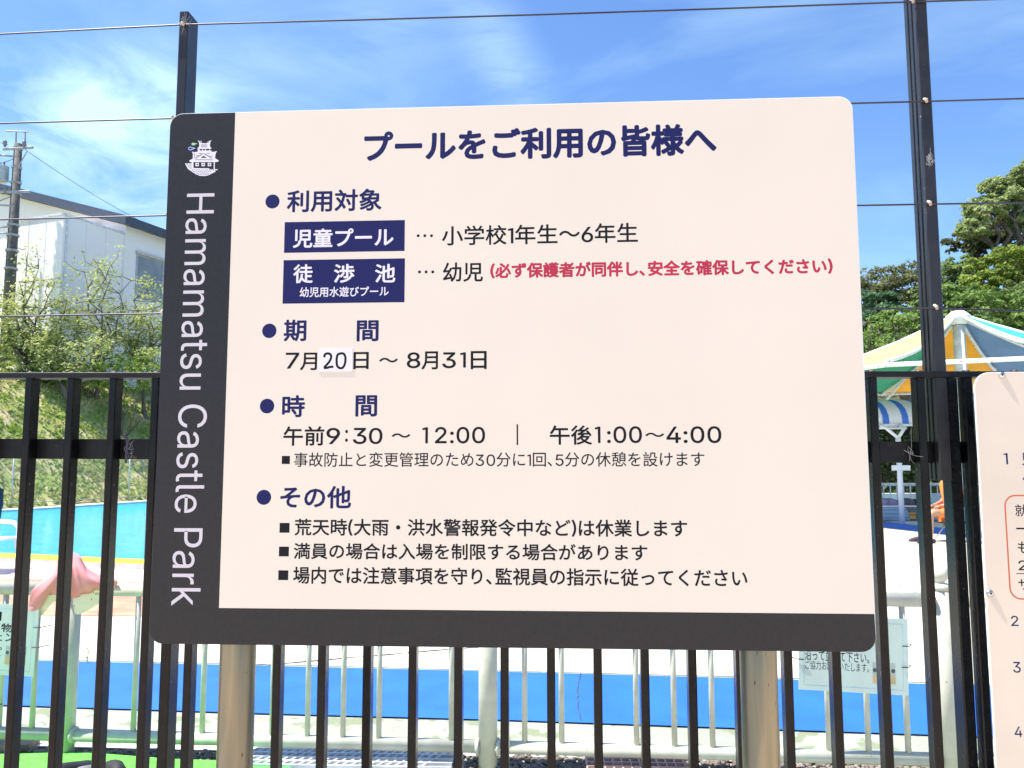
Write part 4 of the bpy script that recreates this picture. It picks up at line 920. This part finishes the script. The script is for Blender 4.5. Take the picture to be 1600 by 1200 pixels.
o = npmesh('gravel', np.vstack(VV), np.vstack(FF), M_rock); tag(o, 'dark gravel filling the drain strip at the foot of the green railing', 'gravel', kind='stuff')
# bright green mat
M_mat = mat('bright_green_turf_mat', (.13, .50, .07), .9, var=.12, scale=30, bump=.5, bscale=300)
e = [(-160, 1188), (-40, 1187), (30, 1186), (90, 1184), (130, 1183), (180, 1187), (230, 1191), (270, 1194), (330, 1196), (380, 1197), (430, 1200), (455, 1208)]
top_ = [gpt(*q) for q in e]; mb = MB(); n = len(top_)
bot = [(x, 2.9) for x, y in top_]
for zz, dy in ((.012, 0), (.030, -.012)): mb.add([(x, y + dy, zz) for x, y in top_], [])
mb.add([(x, y, .030) for x, y in bot], [])
fs = [(i, i + 1, n + i + 1, n + i) for i in range(n - 1)] + [(n + i, n + i + 1, 2 * n + i + 1, 2 * n + i) for i in range(n - 1)]
mb.f += fs; mb.mi += [0] * len(fs); o = mb.build('green_mat', M_mat); tag(o, 'bright green plastic turf mat lying inside the fence at the lower left', 'mat')
# gratings
def grating(label, x0, x1, y0, m, depth, cell, skew):
    p = G(x0, y0); q = G(x1, y0 + (x1 - x0) * .0157); d = (q - p); L_ = d.length; th = math.atan2(d.y, d.x)
    t = thing('drain_grating', label, 'grating', (p.x, p.y, .02), th, 'gratings over the drain strip')
    nrow = int(depth / .05) + 1
    for k in range(nrow): MB().box((0, -k * .05 - .009, 0), (L_, -k * .05, .022)).build('bar', m, t)
    nb = int(L_ / cell)
    me = None
    for k in range(nb + 1):
        x = k * cell
        if me is None: mb = MB().beam((0, 0, .0115), (-skew * depth, -depth, .0115), .007, .016); o = mb.build('cross_bar', m, t); me = o.data
        else: o = link('cross_bar', me, t)
        o.location = (x, 0, 0)
grating('pale plastic drain grating with slanted bars between the two sign posts', 402, 712, 1181, mat('white_grating_plastic', (.72, .73, .74), .5), .2, .042, .55)
grating('rusty pink drain grating right of the middle railing post', 915, 1068, 1190, mat('pinkish_grating', (.55, .36, .30), .7), .2, .042, 0.0)
# worn board at the far left and shoes on the mat
p = G(6, 1172); o = MB().box((-.25, -.06, .0), (.15, .05, .03)).build('board', mat('weathered_board', (.30, .20, .15), .8, var=.3, stretch=(1, 6, 1), scale=10)); o.location = (p.x, p.y, .012); o.rotation_euler = (0, 0, .1); tag(o, 'short weathered brown board on the kerb at the left edge', 'board')
def shoe(label, px, py, rz, m, sc=1.0):
    p = G(px, py); t = thing('shoe', label, 'shoe', (p.x, p.y, .031), rz, 'shoes left on the green mat')
    prof = [(-.115, .028, .05, .065), (-.09, .036, .062, .078), (-.04, .035, .055, .08), (.0, .04, .045, .07), (.05, .045, .035, .055), (.09, .04, .028, .045), (.118, .02, .02, .03)]
    mb = MB(); n = 12; vs = []
    for x, w, zc, h in prof:
        for i in range(n):
            a = 2 * math.pi * i / n; vs.append((x * sc, math.cos(a) * w * sc, max(.012, .012 + (math.sin(a) * .5 + .5) * h) * sc))
    mb.add(vs, [(j * n + i, j * n + (i + 1) % n, (j + 1) * n + (i + 1) % n, (j + 1) * n + i) for j in range(len(prof) - 1) for i in range(n)] + [tuple(range(n))[::-1], tuple(range(len(vs) - n, len(vs)))])
    mb.build('upper', m, t, smooth=True)
    mb = MB(); pts = []
    for s_ in (1, -1):
        for x, w, _, _ in (prof if s_ > 0 else prof[::-1]): pts.append((x * sc * 1.04, s_ * (w + .004) * sc))
    k = len(pts); mb.add([(x, y, 0) for x, y in pts] + [(x, y, .014 * sc) for x, y in pts], [tuple(range(k))[::-1], tuple(range(k, 2 * k))] + [(i, (i + 1) % k, (i + 1) % k + k, i + k) for i in range(k)])
    mb.build('sole', mat('pale_sole', (.6, .58, .52), .7), t)
M_shoe = mat('black_shoe_cloth', (.02, .02, .022), .7)
shoe('black shoe with tan edge standing on the mat, left of the third fence bar', 109, 1232, 1.2, M_shoe, 1.05)
shoe('grey shoe beside the black one on the mat', 138, 1236, 1.3, mat('grey_shoe_cloth', (.2, .2, .2), .7), 1.0)
shoe('black and white shoe just right of the third fence bar on the mat', 178, 1228, 2.2, M_shoe, 1.0)
# little weed in the joint of the blue strip
def weed(label, px, py, h, seed):
    p = G(px, py); t = thing('weed', label, 'weed', (p.x, p.y, .01)); rr = random.Random(seed)
    mb = MB(); mb.tube([(0, 0, 0), (.005, 0, h * .5), (0, 0, h)], [.003, .0025, .001], 5); mb.build('stem', mat('weed_stem', (.2, .25, .06), .7), t)
    mb = MB()
    for k in range(16):
        z = h * (k + 1) / 16; a = k * 2.4; L_ = h * .28 * (1 - .5 * k / 16); d = Vector((math.cos(a), math.sin(a), .5)) * L_; s_ = Vector((-math.sin(a), math.cos(a), 0)) * L_ * .2
        b = Vector((0, 0, z)); mb.add([b, b + d * .5 + s_, b + d, b + d * .5 - s_], [(0, 1, 2, 3)])
    mb.build('leaves', mat('weed_leaf', (.22, .3, .06), .7), t)
weed('small weed growing beside the left railing post', 112, 1140, .1, 3)
weed('straggly weed on the pale deck above the blue strip', 136, 1036, .13, 5)

# ------------------------------------------------------------------ black steel fence
FTH = math.radians(3.3); FF_ = Frame(FTH, (0, 1.8, 0))
fe = thing('steel_fence', 'black steel bar fence with wire strands above and tall posts', 'fence', (0, 1.8, 0), -FTH)
slope_top = [FF_.hit(0, 587), FF_.hit(1600, 585)]
def lin(p, q, u): return p[1] + (q[1] - p[1]) * (u - p[0]) / (q[0] - p[0])
p0 = .105915; u_off = -1.1926
bw, bd = .0190, .032
topw = lambda u: lin(slope_top[0], slope_top[1], u)
me = None
for k in range(-20, 34):
    u = u_off + p0 * k + bw / 2
    if abs(u - FF_.hit(258, 1010)[0]) < .03: pass
    tw = topw(u) - .004
    if me is None:
        mb = MB(); mb.beam((0, bd / 2, 0), (0, bd / 2, 1), bw, bd, .0022, up=(0, 1, 0)); o = mb.build('bar', M_black, fe); me = o.data
    else: o = link('bar', me, fe)
    o.location = (u, 0, .06); o.scale = (1, 1, tw - .06)
UL, UR = u_off - p0 * 20.5, u_off + p0 * 33.5
M_satin = mat('black_satin_paint', (.008, .0075, .0075), .5, var=.3, scale=30, spec=.3); speck(M_satin, (.12, .06, .035), 24, .68)
# top angle rail with bolt heads
mb = MB(); mb.beam((UL, .012, topw(UL)), (UR, .012, topw(UR)), .046, .013, .0008); mb.build('top_rail', M_satin, fe)
me = None
for k in range(-20, 34):
    u = u_off + p0 * k + bw / 2
    if me is None: mb = MB(); mb.lathe((0, 0, 0), [(.008, 0), (.008, .003), (.005, .0048), (0, .005)], 8); o = mb.build('bolt_head', mat('rusty_bolt', (.16, .12, .09), .6, metal=.4), fe, smooth=True); me = o.data
    else: o = link('bolt_head', me, fe)
    o.location = (u, .008, topw(u) + .0066)
m0, m1 = FF_.hit(0, 701, bd), FF_.hit(1530, 707, bd)
mw = lambda u: lin(m0, m1, u)
mb = MB(); mb.beam((UL, bd + .0085, mw(UL)), (UR, bd + .0085, mw(UR)), .016, .049, .0006); mb.build('middle_rail', M_satin, fe)
mb = MB(); mb.beam((UL, bd + .0085, .14), (UR, bd + .0085, .14), .016, .049, .002); mb.build('bottom_rail', M_black, fe)
# fence posts and the tall strand posts clamped to them
for px, py, side in ((250, 1010, 1), (1481, 620, -1)):
    u = FF_.hit(px, py)[0]; w_ = .0245
    mb = MB(); mb.beam((u + w_ / 2, .0245, 0), (u + w_ / 2, .0245, topw(u) - .008), w_, .045, .003, up=(0, 1, 0)); mb.build('post', M_black, fe)
M_grey = mat('dark_grey_bronze_post', (.028, .026, .026), .3, var=.12, scale=20, bump=.04, spec=.4); speck(M_grey, (.3, .29, .27), 120, .73)
uL = FF_.hit(277, 100, .0)[0]; uR = FF_.hit(1443, 250, .0)[0]
zLt = FF_.hit(284, 18)[1]
def channel(u, w, d, z0, z1, grooves, gside):
    """hollow section with two shallow grooves down one flank"""
    mb = MB(); mb.beam((u + w / 2, d / 2, z0), (u + w / 2, d / 2, z1), w, d, .002, up=(0, 1, 0)); o = mb.build('tall_post', M_grey, fe)
    if grooves:
        for k in (.3, .62):
            x = u - .0014 if gside < 0 else u + w
            MB().box((x, d * k, z0 + .002), (x + .0014, d * k + .004, z1 - .002)).build('flange_line', M_black, o)
    return o
channel(uL, .0235, .055, FF_.hit(284, 751)[1], zLt, False, 1)
channel(uR, .0270, .060, FF_.hit(1460, 751)[1], FF_.hit(1440, -260)[1], True, -1)
# strands
wires = [((0, 53.4), (286, 38.5), (1425, 3.0), (1600, -2.5)), ((0, 192.8), (270, 185), (1446, 158.5), (1600, 154.0)), ((0, 343.3), (262, 336.5), (1452, 319), (1600, 316.8)), ((0, 494.5), (254, 489.6), (1462, 481.5), (1600, 486))]
for wv in wires:
    pts = [FF_.hit(*q, -.004) for q in wv]; A, B, C_, D_ = [Vector((u, -.004, w)) for u, w in pts]
    def extp(a, b, t): return b + (b - a) * t
    path = [extp(B, A, 6)] + [A, A.lerp(B, .5), B, B.lerp(C_, .25) - Vector((0, 0, .002)), B.lerp(C_, .5) - Vector((0, 0, .003)), B.lerp(C_, .75) - Vector((0, 0, .002)), C_, D_, extp(C_, D_, 3)]
    MB().tube(path, .0021, 8).build('wire_strand', M_wire, fe, smooth=True)
    for q in (B, C_):
        MB().tube([q + Vector((.002, -.002, -.004)), q + Vector((.0, -.004, .003)), q + Vector((-.002, .003, .008))], [.0030, .0042, .0028], 8).build('wire_clip', mat('pale_clip', (.5, .42, .32), .5), fe, smooth=True)
# latch-like block where the middle rail ends near the left
u = FF_.hit(193, 690, .0)[0]; mb = MB(); mb.tube([(u, -.004, mw(u) + .028), (u + .008, -.006, mw(u) + .034), (u + .013, -.004, mw(u) + .01), (u + .010, -.004, mw(u) - .034)], .0028, 6); mb.build('wire_loop', M_wire, fe)
# spider silk on bars and post
M_silk = mat('spider_silk', (.55, .55, .52), .6)
def silk(label, cx, cy, n, spread, seed):
    rr = random.Random(seed); mb = MB()
    for k in range(n):
        a = FF_.hit(cx + rr.gauss(0, spread), cy + rr.gauss(0, spread * 2.0), -.003); b = FF_.hit(cx + rr.gauss(0, spread), cy + rr.gauss(0, spread * 2.0), -.003)
        A = Vector((a[0], -.0035, a[1])); B = Vector((b[0], -.0035, b[1])); c = (A + B) / 2 + Vector((rr.gauss(0, .004), -.003, -.004)); mb.tube([A, (A + c) / 2 + Vector((0, 0, -.001)), c, B], .00022, 3)
    t = thing('cobweb', label, 'cobweb', (0, 1.8, 0), -FTH); mb.build('threads', M_silk, t)
silk('tangled cobweb on the front of the tall right post', 1452, 250, 34, 3.4, 1)
silk('cobweb near the top of the tall left post', 291, 35, 12, 4, 2)
silk('stringy cobweb hanging from the middle rail near the big sign', 205, 703, 10, 4, 3)
silk('faint cobweb stretched under the top rail on the right', 1425, 700, 5, 8, 4)

# ------------------------------------------------------------------ the big sign
STH = math.radians(3.08); SF = Frame(STH, (0, 1.31, 0))
U0, U1, W0, W1 = -.6193, .5909, 1.182, 2.1188
sg = thing('notice_board', 'large off white pool notice board with charcoal left and bottom bands on two pipes', 'sign', (0, 1.31, 0), -STH)
def rrect(u0, w0, u1, w1, r, n=8, corners=(1, 1, 1, 1)):
    out = []
    for (cx, cz, a0, on) in ((u1 - r, w1 - r, 0, corners[0]), (u0 + r, w1 - r, 90, corners[1]), (u0 + r, w0 + r, 180, corners[2]), (u1 - r, w0 + r, 270, corners[3])):
        if on: out += [(cx + r * math.cos(math.radians(a0 + 90 * i / n)), cz + r * math.sin(math.radians(a0 + 90 * i / n))) for i in range(n + 1)]
        else: out.append((cx + (r if a0 in (0, 270) else -r), cz + (r if a0 in (0, 90) else -r)))
    return out
RC = .024
MB().prism(rrect(U0, W0, U1, W1, RC), 0, .004).build('edge', M_edge, sg)
S = lambda px, py: SF.hit(px, py)
ub = S(368.7, 176)[0]; ub2 = S(341.5, 949)[0]; ub = (ub + ub2) / 2; wb1 = S(341.5, 950.5)[1]; wb2 = S(1367, 958.5)[1]; wb_ = (wb1 + wb2) / 2
e_ = .0014
MB().prism(rrect(ub, wb_, U1 - e_, W1 - e_, RC, corners=(1, 0, 0, 0)), -.0006, -.0001).build('white_field', M_panel, sg)
# charcoal L: left band and bottom band as one film
rL = rrect(U0 - .0001, W0 - .0001, U1 - e_ * .5, W1 - e_, RC)
pts = [(ub - .0002, W1 - e_)] + [p for p in rL[9:27]] + [p for p in rL[27:36]] + [(U1 - e_, wb_ - .0002), (ub - .0002, wb_ - .0002)]
MB().prism(pts, -.0007, -.0001).build('charcoal_band', M_dark, sg)
V0 = -.00063
def line(s, x0, x1, yt, yb, m, wgt, label=None, v=V0):
    ym = (yt + yb) / 2; xm = (x0 + x1) / 2
    return lettering(s, S(x0, ym)[0], S(x1, ym)[0], S(xm, yb)[1], S(xm, yt)[1], m, sg, wgt, v=v, label=label)
def dot(x, y, r, m, name='bullet'):
    u, w = S(x, y); MB().disc(u, w, r * 1.31 / FPX, V0).build(name, m, sg)
def sq(x0, x1, y0, y1, m, name='bullet', v=V0):
    a, b = S(x0, (y0 + y1) / 2)[0], S(x1, (y0 + y1) / 2)[0]; c, d = S((x0 + x1) / 2, y1)[1], S((x0 + x1) / 2, y0)[1]
    return MB().prism([(a, c), (b, c), (b, d), (a, d)], v, v + .0003).build(name, m, sg)
line('プールをご利用の皆様へ', 569, 1119.5, 199, 248.5, M_navy, .036, 'large navy headline')
for x, y in ((426, 315), (421, 517), (417.5, 634.5), (412.5, 777)): dot(x, y, 11.8, M_navy)
line('利用対象', 448.5, 596.5, 296, 331, M_navy, .024)
sq(444.5, 632.5, 345.6, 393.8, M_navy, 'navy_box', V0)
sq(442.5, 632.5, 405.2, 473.5, M_navy, 'navy_box', V0)
line('児童プール', 458, 615, 356.5, 386.5, M_wprint, .022, v=-.00067)
line('徒', 458.5, 489, 413, 442.5, M_wprint, .02, v=-.00067); line('渉', 522, 554, 412.5, 442, M_wprint, .02, v=-.00067); line('池', 586, 618, 412.5, 441.5, M_wprint, .02, v=-.00067)
line('幼児用水遊びプール', 468.5, 607.5, 448, 463.8, M_wprint, .016, v=-.00067)
for y, x0 in ((368.5, 653.5), (425, 655.5)):
    for k in range(3): dot(x0 + k * 10.4, y, 2.4, M_ink, 'dot')
line('小学校1年生～6年生', 690.5, 996.5, 350.5, 381.5, M_ink, .014)
line('幼児', 692, 754.7, 410, 440.5, M_ink, .016)
line('(必ず保護者が同伴し､安全を確保してください)', 766, 1301, 407, 431.5, M_red, .038, 'crimson warning in brackets')
line('期', 443.5, 479, 499.5, 533.5, M_navy, .024); line('間', 557.5, 591.8, 500.5, 533.5, M_navy, .024)
line('7', 446.5, 467.5, 551, 576, M_ink, .014); line('月', 469, 495.7, 551, 578.7, M_ink, .016)
line('日', 552.3, 576.3, 550, 577, M_ink, .018); line('～', 592.5, 621.8, 559, 566.5, M_ink, .02)
line('8', 635.7, 657, 550.5, 575.5, M_ink, .014); line('月', 658.5, 684.5, 549, 577.5, M_ink, .016); line('3', 691, 712.5, 550.5, 575.5, M_ink, .014); line('1', 719, 728, 550.5, 574.5, M_ink, .014); line('日', 735.5, 760.5, 548.5, 577, M_ink, .018)
line('時', 441, 476.7, 617.5, 652, M_navy, .024); line('間', 555.5, 589.5, 617.5, 651, M_navy, .024)
line('午前', 443, 507, 666, 696.5, M_ink, .018); line('9', 510, 531.5, 668.5, 694, M_ink, .014); line(':', 539.5, 543.8, 671.5, 690.5, M_ink, .014)
line('3', 551.5, 573, 668.5, 694, M_ink, .014); line('0', 576.5, 597.8, 668.5, 694, M_ink, .014)
line('～', 612, 641.5, 677, 684, M_ink, .02); line('12:00', 660, 758, 667, 693, M_ink, .014)
sq(807.2, 809.6, 663, 695.5, M_ink, 'divider')
line('午後', 859, 925, 664.5, 695, M_ink, .018); line('1:00', 929.5, 1003, 666, 692.5, M_ink, .014); line('～', 1008, 1037.8, 676, 682.8, M_ink, .02); line('4:00', 1041, 1127, 666, 692.5, M_ink, .014)
sq(440.5, 453.2, 712.3, 725, M_ink)
line('事故防止と変更管理のため30分に1回､5分の休憩を設けます', 459.5, 1100.5, 706.2, 729.3, M_ink, .006)
line('その他', 438, 549, 759, 794.5, M_navy, .024)
for x, y in ((437, 817), (436, 854), (435, 891)): sq(x, x + 15.6, y, y + 15.3, M_ink)
line('荒天時(大雨・洪水警報発令中など)は休業します', 460.5, 1073.7, 811, 838, M_ink, .018)
line('満員の場合は入場を制限する場合があります', 459, 1011.5, 849.2, 875, M_ink, .018)
line('場内では注意事項を守り､監視員の指示に従ってください', 458, 1167.6, 887, 914.6, M_ink, .018)
# plate with the hand lettered 20
pl = sq(498, 551, 544.3, 580.5, M_label, 'date_plate', -.0014)
a, b = S(498, 562)[0], S(551, 562)[0]; c, d = S(524, 580.5)[1], S(524, 544.3)[1]
pl.data.clear_geometry(); mbp = MB().prism([(a, c), (b, c), (b, d), (a, d)], -.0013, -.0006); pl.data.from_pydata(mbp.v, [], mbp.f)
def stroke(pts, wd_, v=-.00134):
    mb = MB(); P = [Vector((S(x, y)[0], v, S(x, y)[1])) for x, y in pts]; n = len(P); L1 = []
    for i, p in enumerate(P):
        d = (P[min(i + 1, n - 1)] - P[max(i - 1, 0)]).normalized(); s_ = Vector((-d.z, 0, d.x)) * wd_ / 2; L1 += [p + s_, p - s_]
    mb.add(L1, [(2 * i, 2 * i + 1, 2 * i + 3, 2 * i + 2) for i in range(n - 1)]); o = mb.build('lettering', M_ink, sg); o['label'] = 'hand lettered digit of the 20'
def curve(ctrl, k=6):
    out = []; n = len(ctrl)
    for i in range(n - 1):
        p = [Vector((*ctrl[max(0, min(n - 1, i + j))], 0)) for j in (-1, 0, 1, 2)]
        for t in range(k): s = t / k; q = .5 * ((2 * p[1]) + (p[2] - p[0]) * s + (2 * p[0] - 5 * p[1] + 4 * p[2] - p[3]) * s * s + (-p[0] + 3 * p[1] - 3 * p[2] + p[3]) * s ** 3); out.append((q.x, q.y))
    return out + [ctrl[-1]]
stroke(curve([(507, 558.5), (508, 554.2), (512, 552.3), (516.8, 554), (517.6, 559), (515, 565), (510, 571), (506.5, 575)]), .0040)
stroke([(506.3, 575.1), (511, 575), (516.3, 573.4), (521.4, 573.2)], .0040)
stroke(curve([(531.5, 552.6), (527.6, 555), (526.3, 563), (527.2, 571.5), (531.2, 575.2), (536, 574.4), (539.3, 568), (540, 558.5), (537.3, 553), (532.8, 552.3), (530.8, 553)]), .0040)
# vertical park name, reading downwards
def latin(s): V, F = _raw(s, True, -.011); return V, F
Vp, Fp = latin('Hamamatsu Castle Park')
ua = S(291.5, 320)[0]; uc = S(335.5, 320)[0]; ua2 = S(267.5, 930)[0]; uc2 = S(313.7, 930)[0]
iv_ = sorted((min(Vp[q, 0] for q in f), max(Vp[q, 0] for q in f)) for f in Fp); run = []
for a_1, b_1 in iv_:
    if run and a_1 <= run[-1][1] + 1e-5: run[-1][1] = max(run[-1][1], b_1)
    else: run.append([a_1, b_1])
gaps = sorted(range(len(run) - 1), key=lambda k: run[k + 1][0] - run[k][1])[-2:]
cuts = sorted((run[k][1] + run[k + 1][0]) / 2 for k in gaps); X0, X1 = Vp[:, 0].min(), Vp[:, 0].max(); Y0, Y1 = Vp[:, 1].min(), Vp[:, 1].max()
um, un = (ua + ua2) / 2, (uc + uc2) / 2; wlo, whi = S(290, 946.5)[1], S(313, 302.5)[1]
for lo_, hi_ in zip([-1e9] + cuts, cuts + [1e9]):
    Fs = [f for f in Fp if lo_ < Vp[f[0], 0] < hi_]; ids = sorted({q for f in Fs for q in f}); mp_ = {q: k for k, q in enumerate(ids)}; Vs = Vp[ids]
    fx = lambda x: (x - X0) / (X1 - X0); fy = lambda y: (y - Y0) / (Y1 - Y0)
    lettering('', um + fy(Vs[:, 1].min()) * (un - um), um + fy(Vs[:, 1].max()) * (un - um), whi - fx(Vs[:, 0].max()) * (whi - wlo), whi - fx(Vs[:, 0].min()) * (whi - wlo), M_vprint, sg, 0, v=-.00074, vertical=True, raw=(Vs, [tuple(mp_[q] for q in f) for f in Fs]), label='pale park name word reading downwards')
# castle crest, drawn from flat film pieces
def E(x, y): return S(280 + x / 17.143, 210 + y / 17.143)
def film(polys, m, name, v=-.00074, hole=None):
    mb = MB()
    for i, p in enumerate(polys): mb.poly([E(*q) for q in p], v - i * 2e-7)
    return mb.build(name, m, sg)
white = [
 [(500, 160), (545, 185), (610, 180), (600, 220), (620, 240), (750, 240), (770, 195), (820, 180), (872, 155), (838, 215), (828, 300), (840, 345), (870, 372), (860, 392), (500, 392), (490, 378), (530, 345), (545, 300), (535, 220)],
 [(500, 402), (560, 402), (560, 440), (500, 440)], [(620, 402), (648, 402), (648, 440), (620, 440)], [(695, 402), (725, 402), (725, 440), (695, 440)], [(810, 402), (830, 402), (830, 440), (810, 440)],
 [(500, 438), (870, 438), (870, 470), (950, 468), (1018, 450), (990, 500), (975, 540), (965, 640), (1060, 700), (1062, 725), (1000, 745), (320, 745), (270, 722), (285, 700), (370, 650), (372, 520), (345, 462), (400, 480), (500, 470)],
 [(160, 782), (330, 775), (345, 745), (385, 745), (388, 905), (800, 912), (825, 938), (1040, 938), (1030, 958), (970, 965), (975, 1005), (900, 1040), (790, 1098), (700, 1118), (560, 1115), (430, 1062), (330, 990), (240, 930)],
 [(930, 745), (958, 745), (958, 940), (930, 940)],
 [(440, 765), (530, 765), (530, 855), (440, 855)], [(600, 765), (695, 765), (695, 855), (600, 855)], [(770, 765), (862, 765), (862, 855), (770, 855)]]
film(white, M_wprint, 'castle_crest')
dk = [[(560 + 30 * k, 265), (570 + 30 * k, 265), (570 + 30 * k, 350), (560 + 30 * k, 350)] for k in range(1, 7)]
dk += [[(470, 790), (505, 790), (505, 825), (470, 825)], [(632, 790), (668, 790), (668, 825), (632, 825)], [(802, 790), (838, 790), (838, 825), (802, 825)]]
dk += [[(580, 632), (660, 575), (740, 632)], [(545, 195), (590, 195), (590, 235)], [(800, 195), (772, 195), (772, 235)]]
dk += [[(430, 640), (640, 508), (650, 522), (450, 648)], [(890, 640), (672, 508), (662, 522), (868, 648)]]
dk += [[(440 + k * 26, 668), (452 + k * 26, 668), (452 + k * 26, 694), (440 + k * 26, 694)] for k in range(18)]
dk += [[(410, 500), (420, 500), (420, 640), (410, 640)], [(530, 505), (600, 505), (600, 518), (530, 518)], [(740, 505), (820, 505), (820, 518), (740, 518)], [(450, 560), (530, 560), (530, 572), (450, 572)], [(820, 580), (900, 580), (900, 592), (820, 592)]]
rr = random.Random(2)
for j, (y, xa, xb) in enumerate([(800, 205, 360), (842, 225, 360), (880, 260, 360), (915, 280, 370), (955, 345, 960), (998, 370, 880), (1038, 415, 850), (1075, 480, 800)]):
    x = xa + (j % 2) * 18
    while x < xb - 30: w = rr.uniform(18, 30); dk.append([(x, y - 9), (x + w, y - 10), (x + w, y + 8), (x, y + 9)]); x += w + rr.uniform(24, 32)
film(dk, M_dark, 'castle_crest_gaps', v=-.00080)
film([[(330, 262), (350, 238), (385, 226), (420, 240), (485, 245), (490, 258), (440, 270), (400, 300), (355, 290)]], mat('pale_green_print', (.40, .62, .32), .5), 'crest_droplet')
film([[(240, 375), (262, 345), (300, 330), (345, 348), (400, 352), (450, 380), (400, 395), (340, 425), (290, 432), (255, 412)]], mat('pale_blue_droplet', (.30, .42, .72), .5), 'crest_droplet')
film([[(262, 380), (280, 360), (310, 358), (345, 375), (385, 380), (340, 395), (300, 408), (272, 402)]], M_navy, 'crest_droplet', v=-.00080)
# pipes carrying the board
for px in (372, 1184.5):
    vv = .004 + .0305 + .004; u = SF.hit(px, 1020, vv)[0]
    if px > 1000: u = SF.hit(1184.5, 1020, vv)[0]
    MB().tube([(u, vv, 0), (u, vv, W1 - .06)], .0302, 32).build('post', M_pipe, sg, smooth=True)
    MB().lathe((u, vv, W1 - .06), [(.0302, 0), (.033, .0), (.033, .006), (.02, .012), (0, .014)], 24).build('post_cap', M_steel, sg, smooth=True)
    for z in (W0 + .15, W1 - .15):
        MB().box((u - .06, .0045, z - .015), (u + .06, .0085, z + .015)).build('clamp', M_steel, sg)

# ------------------------------------------------------------------ second sign, cut by the right edge
RF = Frame(math.radians(3.6), (0, 1.72, 0)); S2 = lambda px, py: RF.hit(px, py)
s2 = thing('rules_board', 'cream rules board with rounded corners bolted to the fence at the right edge', 'sign', (0, 1.72, 0), -math.radians(3.6))
ul = (S2(1527, 640)[0] + S2(1553, 1190)[0]) / 2; wt = S2(1580, 581)[1]; wl_ = wt - 1.0; ur = ul + .86
MB().prism(rrect(ul, wl_, ur, wt, .035), 0, .0035).build('edge', M_edge, s2)
MB().prism(rrect(ul + .0015, wl_ + .0015, ur - .0015, wt - .0015, .0335), -.0006, -.0001).build('panel', M_panel2, s2)
def line2(s, x0, x1, yt, yb, m, wgt):
    ym = (yt + yb) / 2; lettering(s, S2(x0, ym)[0], S2(x1, ym)[0], S2((x0 + x1) / 2, yb)[1], S2((x0 + x1) / 2, yt)[1], m, s2, wgt, v=-.00064)
line2('1', 1568, 1574.5, 708, 725.5, M_navy, .006); line2('児', 1596, 1616, 707, 727, M_navy, .01); line2('ハ', 1597, 1615, 736, 750, M_navy, .01)
line2('就', 1586, 1605.5, 788, 807, M_ink, .008); line2('一', 1587.5, 1605, 824.5, 827, M_ink, .0); line2('も', 1590, 1608, 846, 864.5, M_ink, .008); line2('2', 1591, 1604, 875.5, 891, M_ink, .008); line2('サ', 1591, 1609, 905, 921.5, M_ink, .008)
a, c = S2(1588, 896); b, _ = S2(1608, 896); MB().box((a, -.00065, c - .0008), (b, -.0003, c + .0008)).build('underline', M_ink, s2)
line2('2', 1579.5, 1591, 962, 978, M_navy, .008); line2('3', 1582.5, 1594.5, 1034, 1051, M_navy, .008); line2('4', 1585, 1597, 1135, 1151.5, M_navy, .008)
a, wA = S2(1569.5, 800); _, wTop = S2(1590, 773); _, wBot = S2(1590, 937); 
outer = rrect(a, wBot, ur - .06, wTop, .024); inner = rrect(a + .0032, wBot + .0032, ur - .0632, wTop - .0032, .0208); n = len(outer)
mb = MB(); mb.add([(u, -.00064, w) for u, w in outer] + [(u, -.00064, w) for u, w in inner], [(i, (i + 1) % n, (i + 1) % n + n, i + n) for i in range(n)]); mb.build('orange_box', M_orange, s2)
for px, py in ((1564.5, 586), (1546.5, 927)):
    u, w = S2(px, py)
    mb = MB(); n = 16; prof = [(.0075, -.0007), (.0078, -.0015), (.006, -.0030), (.0048, -.0042), (.0022, -.0048), (0, -.005)]
    vs = []
    for r_, v in prof: vs += [(u + r_ * math.cos(2 * math.pi * j / n), v, w + r_ * math.sin(2 * math.pi * j / n)) for j in range(n)]
    mb.add(vs, [(i * n + j, i * n + (j + 1) % n, (i + 1) * n + (j + 1) % n, (i + 1) * n + j) for i in range(len(prof) - 1) for j in range(n)]); bo = mb.build('bolt', M_steel, s2, smooth=True)
    MB().disc(u, w, .0022, -.0051, 6).build('socket', M_ink, bo)
for z in (wt - .1, wl_ + .1): MB().box((ul + .05, .004, z - .012), (ul + .8, .03, z + .012)).build('mounting_bar', M_black, s2)
